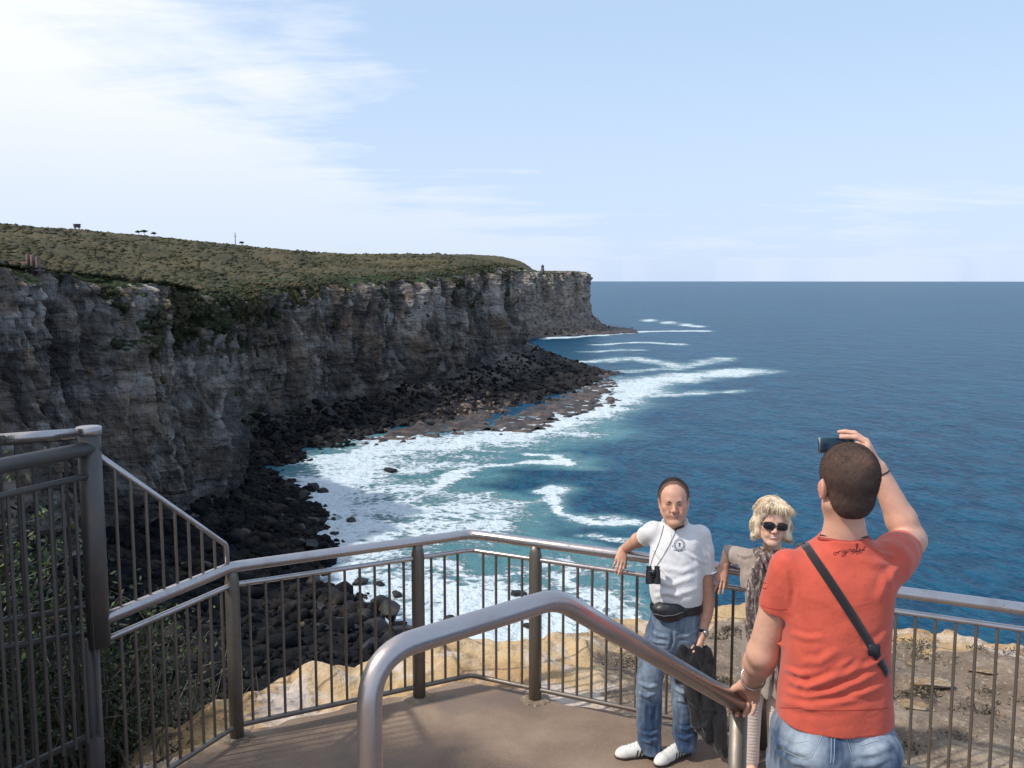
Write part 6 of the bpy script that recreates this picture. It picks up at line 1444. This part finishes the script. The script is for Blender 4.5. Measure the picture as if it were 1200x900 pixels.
# ------------------------------------------------------------- man in the red shirt, seen from behind
def red_man():
    fz = 1.15-.1643*3; base = W(978, 838, 2.70); fy = 2.66
    root = empty('person', (base[0], fy, fz)); tag(root, 'man in red shirt seen from behind, taking a photo with his phone', 'person')
    S = .985; Rm = rotm(R(2), R(4), R(1)); hc = W(994, 570.5, 2.70)
    shl, ell_, wrl = W(921, 668, 2.735), W(894, 765, 2.80), W(881, 799, 2.985)
    shr, elr, wrr = W(1041, 660, 2.76), W(1067, 633, 3.0), W(1028.5, 549, 3.03)
    lo, hi = bounds([hc, wrl, shr, elr, wrr], .16); lo[1] = 2.42; hi[1] = 3.3; lo[2] = fz-.01; hi[2] = 2.56
    B = SDF(lo, hi, .0038)
    B.loft(plevels([(838, 920, 1034, 2.70, .12), (800, 924, 1030, 2.70, .12), (755, 926, 1030, 2.71, .12), (720, 927, 1032, 2.72, .12), (690, 928, 1036, 2.73, .12), (668, 932, 1034, 2.74, .105), (652, 945, 1028, 2.745, .085), (640, 958, 1018, 2.745, .07)]), 0)
    B.loft([(base[2]-.12, base[0], 2.70, .155, .12), (base[2]-.05, base[0], 2.70, .155, .125), (base[2]+.01, base[0], 2.70, .14, .12)], .02)
    B.cone(W(989, 640, 2.74), W(990, 594, 2.72), .056, .052, .02); B.cone(W(968, 646, 2.745), W(984, 620, 2.735), .028, .038, .03); B.cone(W(1010, 646, 2.745), W(996, 620, 2.735), .028, .038, .03)
    T = head(B, hc, S, Rm)
    for q in (-1, 1): B.ell(T(q*.079, -.006, -.006), np.array([.008, .018, .028])*S, .005, Rm@rotm(q*-.45, 0, q*.15))
    B.chain([shl, ell_], [.046, .047], .02); B.chain([ell_, ell_+(wrl-ell_)*.3, wrl], [.048, .047, .030], .015)
    B.chain([shr, elr], [.050, .050], .02); B.chain([elr, elr+(wrr-elr)*.28, wrr], [.048, .048, .029], .015)
    for s_ in (-1, 1):
        hp = np.array([base[0]+s_*.085, 2.70, base[2]-.10]); B.chain([hp, hp+[s_*.02, .02, -.42], [hp[0]+s_*.03, fy, fz+.07]], [.085, .058, .040], .03); f = np.array([hp[0]+s_*.03, fy, fz+.04]); B.cone(f, f+[s_*.02, .18, -.01], .036, .03, .02)
    # left hand gripping the handrail end
    hw = wrl; kd = (HR_END+np.array([.0, -.01, .012]))-hw
    hand(B, hw, kd+np.array([0, .0, .012]), (-.25, .1, -1), 1, [0, (.75, .9, .5), (.8, .95, .5), (.85, .95, .5), (.9, 1., .5)], 1.02, .05, (.6, .5))
    # right hand holding the phone, fingers reaching left over its top
    pc = W(979, 521, 3.06)
    hand(B, wrr, W(1012, 513.5, 3.05)-wrr, (-.75, .2, -.75), -1, [0, (.55, .55, .25), (.55, .45, .2), (.65, .45, .2), (.8, .6, .3)], 1.02, .16, (.25, .2), thumbdrop=.55)
    V, Q = B.mesh(1); red = (.58, .22, .16); tan_ = (.54, .29, .19)
    c = skincol(V, (.60, .34, .245), [(T(.085, 0, 0), .035, (.60, .22, .17), .6), (T(-.085, 0, 0), .035, (.60, .22, .17), .6), (W(989, 615, 2.68), .07, (.55, .28, .19), .6), (ell_+[0, -.045, 0], .022, (.66, .40, .32), .4), (wrl, .07, (.62, .34, .25), .4)], 9)
    body = mesh_np('body', V, Q, M['skin'], root, vcol=c)
    eyes(T, S, Rm, body)
    hk = lambda x, y, z: np.maximum(np.maximum(-(z+.078-.06*np.clip(np.abs(x)-.02, 0, 1)*1.0+.35*np.clip(y+.06, 0, 1)), y-(.060-.25*np.clip(.05-z, 0, 1))), -(z+.045)*(np.abs(x) > .060)-(np.abs(x) <= .060)*1.0)
    def hc_(L, V):
        dark = np.array([.036, .026, .024]); sk = np.array([.24, .135, .10]); f = .16+.30*sstep(.02, -.065, L[:, 2])*sstep(.03, .07, np.abs(L[:, 0]))+.42*np.exp(-((L[:, 0]-.012)**2+(L[:, 1]+.075)**2+(L[:, 2]-.098)**2)/.026**2)+.10*sstep(.04, .09, np.abs(L[:, 0])); f += .10*fbm(V[:, 0]*45, V[:, 1]*45, V[:, 2]*45, 3)
        f = np.clip(f, 0, 1)[:, None]; return dark*(1-f)+sk*f
    hair_cap('hair', hc, S, Rm, body, HM, hk, .0045, 6, .0035, hc_, 26000, .0032, .0008, 90)
    # t-shirt
    B = SDF(lo, hi, .0045)
    TS = (plevels([(839, 911.5, 1043, 2.70, .150), (825, 912.5, 1042.5, 2.70, .147), (805, 915, 1041, 2.70, .143), (785, 917.5, 1039.5, 2.705, .14), (755, 919, 1039, 2.71, .137), (725, 919.5, 1041, 2.72, .137), (700, 919.5, 1044, 2.73, .137), (680, 920, 1047, 2.735, .132), (665, 923, 1046, 2.74, .122), (652, 931, 1042, 2.745, .105), (642, 944, 1034, 2.745, .09), (634, 957, 1022, 2.745, .08), (627, 964, 1014, 2.742, .072)]))
    cl_ = shl+(ell_-shl)*.43; B.cone(shl+[.01, 0, .0], cl_-(0, 0, .05), .064, .060, .035); cutlocal(B, cl_, ell_-shl, .10); B.cone(cl_+(ell_-shl)*.10, cl_+(ell_-shl)*.3, .052, .054, 0, 's')
    cr_ = shr+(elr-shr)*.60; B.cone(W(1033, 668, 2.75), shr+(elr-shr)*.3, .068, .066, .035); B.cone(shr, cr_+(elr-shr)*.3, .068, .062, .02); cutlocal(B, cr_, elr-shr, .10); B.cone(cr_+(elr-shr)*.12, cr_+(elr-shr)*.5, .055, .059, 0, 's')
    B.loft(TS, .03, 2.35)
    cutlocal(B, (base[0], 2.7, base[2]-.0), (0, 0, -1), .30)
    B.noise(.0035, 9, 9, 8, 6, 2)
    V, Q = B.mesh(2); N = vnormals(V, Q); bv = bvh_of(V, Q)
    FO = [([(922, 798), (945, 806), (968, 800), (995, 788), (1012, 776)], .0125, .0095), ([(920, 812), (948, 816), (975, 812), (1005, 800), (1036, 782)], .0110, .0095), ([(918, 783), (935, 790), (950, 790)], .009, .008), ([(950, 804), (975, 792), (1000, 772)], .0085, .0085), ([(915, 822), (950, 827), (990, 822), (1038, 808)], .0085, .010),
          ([(985, 812), (1010, 812), (1038, 802)], .0085, .008), ([(940, 776), (960, 776), (985, 760)], .0065, .010), ([(925, 742), (945, 748), (968, 747)], .0045, .008), ([(1040, 762), (1025, 778), (1000, 790)], .008, .009), ([(1041, 740), (1030, 752), (1012, 762)], .006, .010), ([(923, 830), (960, 833), (1000, 830)], .005, .009),
          ([(1046, 668), (1036, 685), (1030, 705)], .0075, .012), ([(1056, 660), (1046, 672), (1044, 690)], .007, .010), ([(925, 668), (930, 690), (928, 712)], -.007, .008), ([(915, 650), (925, 658), (935, 670)], .004, .014), ([(1000, 650), (1020, 660), (1040, 660)], .0055, .012), ([(1020, 640), (1034, 650), (1050, 650)], .006, .009), ([(935, 760), (942, 790), (930, 815)], .004, .010), ([(960, 700), (985, 715), (1010, 712)], .003, .016)]
    for pth, a, w_ in FO:
        P = shoot_path(bv, pth, 0, 6)
        if len(P) > 2: V = fold(V, N, P, a*.72, w_)
    cr = np.tile([.52, .088, .056], (len(V), 1))*(1+.07*fbm(V[:, 0]*35, V[:, 1]*35, V[:, 2]*35, 3))[:, None]
    shirt = mesh_np('t_shirt', V, Q, M['cotton'], root, vcol=cr); bv = bvh_of(V, Q)
    mb = MB(); mc = MB()
    # hem seam
    for y0 in (0,):
        pts = [(x, 829.5+(3.2 if x > 940 else 0)*math.sin((x-911)/131*math.pi)) for x in np.linspace(914, 1040, 40)]; P = shoot_path(bv, pts, .0004); mc.tube(P, .0010, 4) if len(P) > 1 else None
    P = shoot_path(bv, [(887.5, 708), (900, 712.5), (912, 714.5), (922, 714)], .0004, 6); mc.tube(P, .0009, 4) if len(P) > 1 else None
    mc.build('hem_seam', m_plain('red_seam', (.30, .030, .022), .9), shirt, fixn=False)
    # script lettering "originals" with a flourish under it
    def pr(path, w_=.00085, dense=5):
        P = shoot_path(bv, path, .0006, dense)
        if len(P) > 1: mb.tube(P, w_, 5)
    S2 = lambda x, y: (860+x/5, 490+y/5)
    def word(strokes): [pr([S2(*q) for q in s_]) for s_ in strokes]
    word([[(590, 786), (582, 796), (590, 804), (602, 796), (600, 784), (590, 786)], [(604, 790), (612, 782), (614, 796)], [(612, 786), (622, 778), (630, 780)], [(632, 794), (634, 776)], [(636, 768), (637, 766)],
          [(654, 774), (644, 776), (642, 788), (650, 790), (656, 774), (656, 800), (644, 812), (630, 808), (640, 800), (664, 786)], [(664, 788), (666, 772)], [(668, 768), (669, 766)], [(674, 786), (676, 770), (684, 768), (688, 784)], [(704, 766), (694, 770), (692, 782), (702, 782), (706, 768), (710, 782)],
          [(712, 782), (722, 760), (724, 734), (716, 738), (718, 782), (728, 778)], [(728, 778), (738, 764), (742, 774), (734, 782), (748, 776), (770, 752)], [(690, 792), (720, 784), (764, 772)], [(716, 798), (730, 790), (750, 788)]])
    mb.build('script_lettering', M['darkprint'], shirt, fixn=False)
    mb = MB(); 
    for c0 in (888.5, 896): pr([(c0+3.2*math.cos(t), 685.5+3.6*math.sin(t)+(c0-888)*.1) for t in np.linspace(.7, 5.5, 9)], .0012, 3)
    if mb.V: mb.build('sleeve_print', m_plain('faded_print', (.30, .035, .03), .9), shirt, fixn=False)
    # neck cord / collar rib
    B2 = MB(); n_ = 40; cc_ = W(989.5, 628, 2.742)
    Pn = [];  
    for a in np.linspace(0, 2*math.pi, n_, endpoint=False): Pn.append(cc_+np.array([.072*math.cos(a), .062*math.sin(a), -.014+.012*math.sin(a)*-1+.006*abs(math.cos(a))]))
    MB().tube(Pn, .0058, 8, closed=True).build('collar_rib', m_plain('collar_red', (.32, .05, .04), .9), shirt)
    Pn2 = [p*1.0+np.array([0, 0, .010])+(cc_-p)*np.array([.05, .05, 0]) for p in Pn]; MB().tube(Pn2, .0026, 6, closed=True).build('neck_cord', M['leather'], root)
    # jeans
    b2 = base[2]; B = SDF([lo[0], 2.44, lo[2]], [hi[0], 2.98, base[2]+.06], .0048)
    B.loft(plevels([(900, 902.5, 1050.5, 2.70, .158), (885, 902.5, 1051, 2.70, .160), (870, 904, 1050, 2.70, .158), (855, 906.5, 1046.5, 2.70, .152), (842, 911, 1041, 2.70, .140), (828, 919, 1034, 2.70, .128)])+[], 0, 2.35)
    zt_ = W(978, 900, 2.70)[2]
    for s_ in (-1, 1):
        x0 = base[0]; B.ell((x0+s_*.078, 2.60, b2-.075), (.083, .075, .085), .03)
        B.loft([(fz+.07, x0+s_*.13, fy, .068, .075), (fz+.25, x0+s_*.125, fy, .066, .070), (fz+.48, x0+s_*.11, 2.68, .075, .078), (zt_-.14, x0+s_*.098, 2.70, .096, .10), (zt_+.02, x0+s_*.090, 2.70, .100, .135)], .02, 2.1)
    B.cone((base[0], 2.50, b2-.20), (base[0], 2.52, b2-.07), .012, .004, .03, 's')
    B.noise(.0045, 11, 11, 12, 8, 3)
    V, Q = B.mesh(2); N = vnormals(V, Q); bv = bvh_of(V, Q)
    for pth, a, w_ in [([(905, 868), (925, 880), (948, 884)], .006, .009), ([(1048, 870), (1030, 882), (1008, 886)], .006, .009), ([(908, 880), (930, 893), (950, 897)], .006, .009), ([(1044, 884), (1025, 895), (1000, 898)], .006, .009), ([(904, 852), (912, 872), (906, 890)], .005, .009), ([(978, 852), (978, 880), (978, 900)], .003, .006)]:
        P = shoot_path(bv, pth, 0, 6)
        if len(P) > 2: V = fold(V, N, P, a, w_)
    dc = denim_col(V, (.035, .070, .135), (.34, .40, .47), [(W(942, 872, 2.56), (.055, .1, .05), .75), (W(1020, 870, 2.56), (.055, .1, .05), .75), (W(978, 862, 2.56), (.02, .1, .05), -.35), (W(905, 870, 2.7), (.02, .1, .1), -.4), (W(1050, 870, 2.7), (.02, .1, .1), -.4)], 7)
    jeans = mesh_np('jeans', V, Q, M['denim'], root, vcol=dc); bv = bvh_of(V, Q)
    mb = MB(); md2 = MB()
    Kx = lambda x, y: (840+x*.2667, 660+y*.2667)
    def st(path, w_=.0012, m_=None): 
        P = shoot_path(bv, [Kx(*q) for q in path], .0006, 7); 
        if len(P) > 1: (m_ or mb).tube(P, w_, 4)
    st([(275, 648), (370, 706), (468, 722), (520, 690)]); st([(270, 660), (365, 716), (466, 732)], .0010); st([(468, 722), (455, 780), (415, 850), (380, 862), (290, 820)]); st([(458, 724), (446, 778), (408, 842)], .0009)
    st([(560, 738), (650, 728), (765, 690)]); st([(562, 748), (655, 738), (764, 702)], .0010); st([(560, 738), (580, 800), (600, 870)]); st([(570, 738), (590, 798), (610, 868)], .0009); st([(505, 690), (502, 850), (500, 880)]); st([(520, 690), (516, 850), (512, 880)], .0010)
    st([(300, 770), (350, 790), (400, 782), (440, 800)], .0008); st([(585, 790), (640, 800), (700, 780), (760, 800)], .0008)
    mb.build('stitching', M['thread'], jeans, fixn=False)
    P = shoot_path(bv, [Kx(604, 738), Kx(650, 738)], .002, 6); N_ = [np.array([0, -1, .2])]*len(P); rb = MB(); ribbon(rb, P, N_, .009, .0012); rb.build('pocket_tab', M['leather'], jeans)
    bl = MB()   # belt loop in the middle
    P = shoot_path(bv, [Kx(511, 684), Kx(510, 740)], .003, 6); ribbon(bl, P, [np.array([0, -1, .1])]*len(P), .013, .002) if len(P) > 1 else None
    if bl.V: o = bl.build('belt_loop', M['denim'], jeans); at = o.data.attributes.new('Col', 'FLOAT_COLOR', 'POINT'); at.data.foreach_set('color', np.tile([.16, .24, .36, 1], len(o.data.vertices)).astype(np.float32))
    for s_ in (-1, 1):
        f = np.array([base[0]+s_*.13, fy, fz]); B = SDF(f+[-.1, -.12, -.005], f+[.1, .28, .12], .005); B.cone(f+[0, -.03, .045], f+[s_*.02, .19, .035], .045, .038, 0); B.cone(f+[0, 0, .05], f+[0, .01, .09], .045, .05, .02); B.plane(f+[0, 0, .003], (0, 0, -1)); V, Q = B.mesh(1); mesh_np('shoe', V, Q, M['sole'], root)
    # bracelets
    def cuff(pc_, ax_, r_, w_, mat, name, parent=root, sq=1.0):
        ax_ = np.asarray(ax_)/np.linalg.norm(ax_); u = np.cross(ax_, [0, 0, 1.]); u /= np.linalg.norm(u); v = np.cross(ax_, u); mb = MB()
        for k in np.linspace(-.5, .5, 3): mb.tube([pc_+ax_*w_*k+r_*(math.cos(a)*u+sq*math.sin(a)*v) for a in np.linspace(0, 2*math.pi, 30, endpoint=False)], w_*.34, 6, closed=True)
        return mb.build(name, mat, parent)
    cuff(ell_+(wrl-ell_)*.86, (wrl-ell_)+np.array([.02, 0, .06]), .0385, .008, M['metal'], 'watch_band'); cuff(elr+(wrr-elr)*.93, wrr-elr, .0325, .003, M['leather'], 'wrist_cord')
    # shoulder strap of a cross-body bag
    sv = bvh_of(np.array([v.co[:] for v in shirt.data.vertices]), np.array([q.vertices[:] for q in shirt.data.polygons]))
    pts = [(936+(1040-936)*t+2.5*math.sin(t*math.pi), 628+(790-628)*t) for t in np.linspace(0, 1, 46)]; P = []; NN = []
    for x, y in pts:
        hh, n = shoot(sv, x, y)
        if hh is not None: P.append(hh+n*.003); NN.append(n)
    P = np.array(P); NN = np.array(NN); 
    for _ in range(8): P[1:-1] = (P[:-2]+P[2:]+2*P[1:-1])/4; NN[1:-1] = (NN[:-2]+NN[2:]+2*NN[1:-1])/4
    # over the shoulder and round to a small bag at the front
    a0 = P[0]; n0 = NN[0]; front = [a0+np.array([-.004, .03, -.006]), a0+np.array([.0, .075, -.035]), a0+np.array([.04, .135, -.14]), np.array([base[0]+.03, 2.885, 1.95]), np.array([base[0]+.12, 2.865, b2+.13]), np.array([base[0]+.175, 2.80, b2+.11]), P[-1]+np.array([.012, .05, -.02])]
    Pall = np.vstack([P, front[::-1][0:0]]) if False else P
    rb = MB(); ribbon(rb, P, NN, .0255, .002); so_ = empty('crossbody_strap', tuple(P[0])); tag(so_, 'black strap running across the back of the man in red', 'bag strap'); rb.build('strap', M['black'], so_)
    fr = smooth_path([P[0]]+front, .03, 5); fn_ = [np.array([0, 1, .2])]*len(fr); rb = MB(); rb.tube(fr, .006, 6); rb.build('front_strap', M['black'], so_)
    i = int(len(P)*.80); bk = MB(); bk.box(P[i]+NN[i]*.004, (.034, .008, .034), 0, .003); o = bk.build('buckle', M['leather'], so_)
    # phone
    ph = empty('phone', tuple(pc)); tag(ph, 'dark blue phone held up sideways by the man in red', 'phone')
    c0 = W(980.5, 521.3, 3.075); MB().box(c0, (.118, .0095, .052), R(6), .003).build('body', m_plain('phone_blue', (.01, .055, .085), .25), ph); MB().box(c0+np.array([0, -.0058, 0]), (.100, .0016, .046), R(6), .0006).build('screen', m_plain('phone_screen', (.006, .03, .05), .2), ph); MB().box(c0+np.array([-.0598, -.006, 0]), (.003, .012, .050), R(6), .0006).build('edge', M['metal'], ph)
red_man()
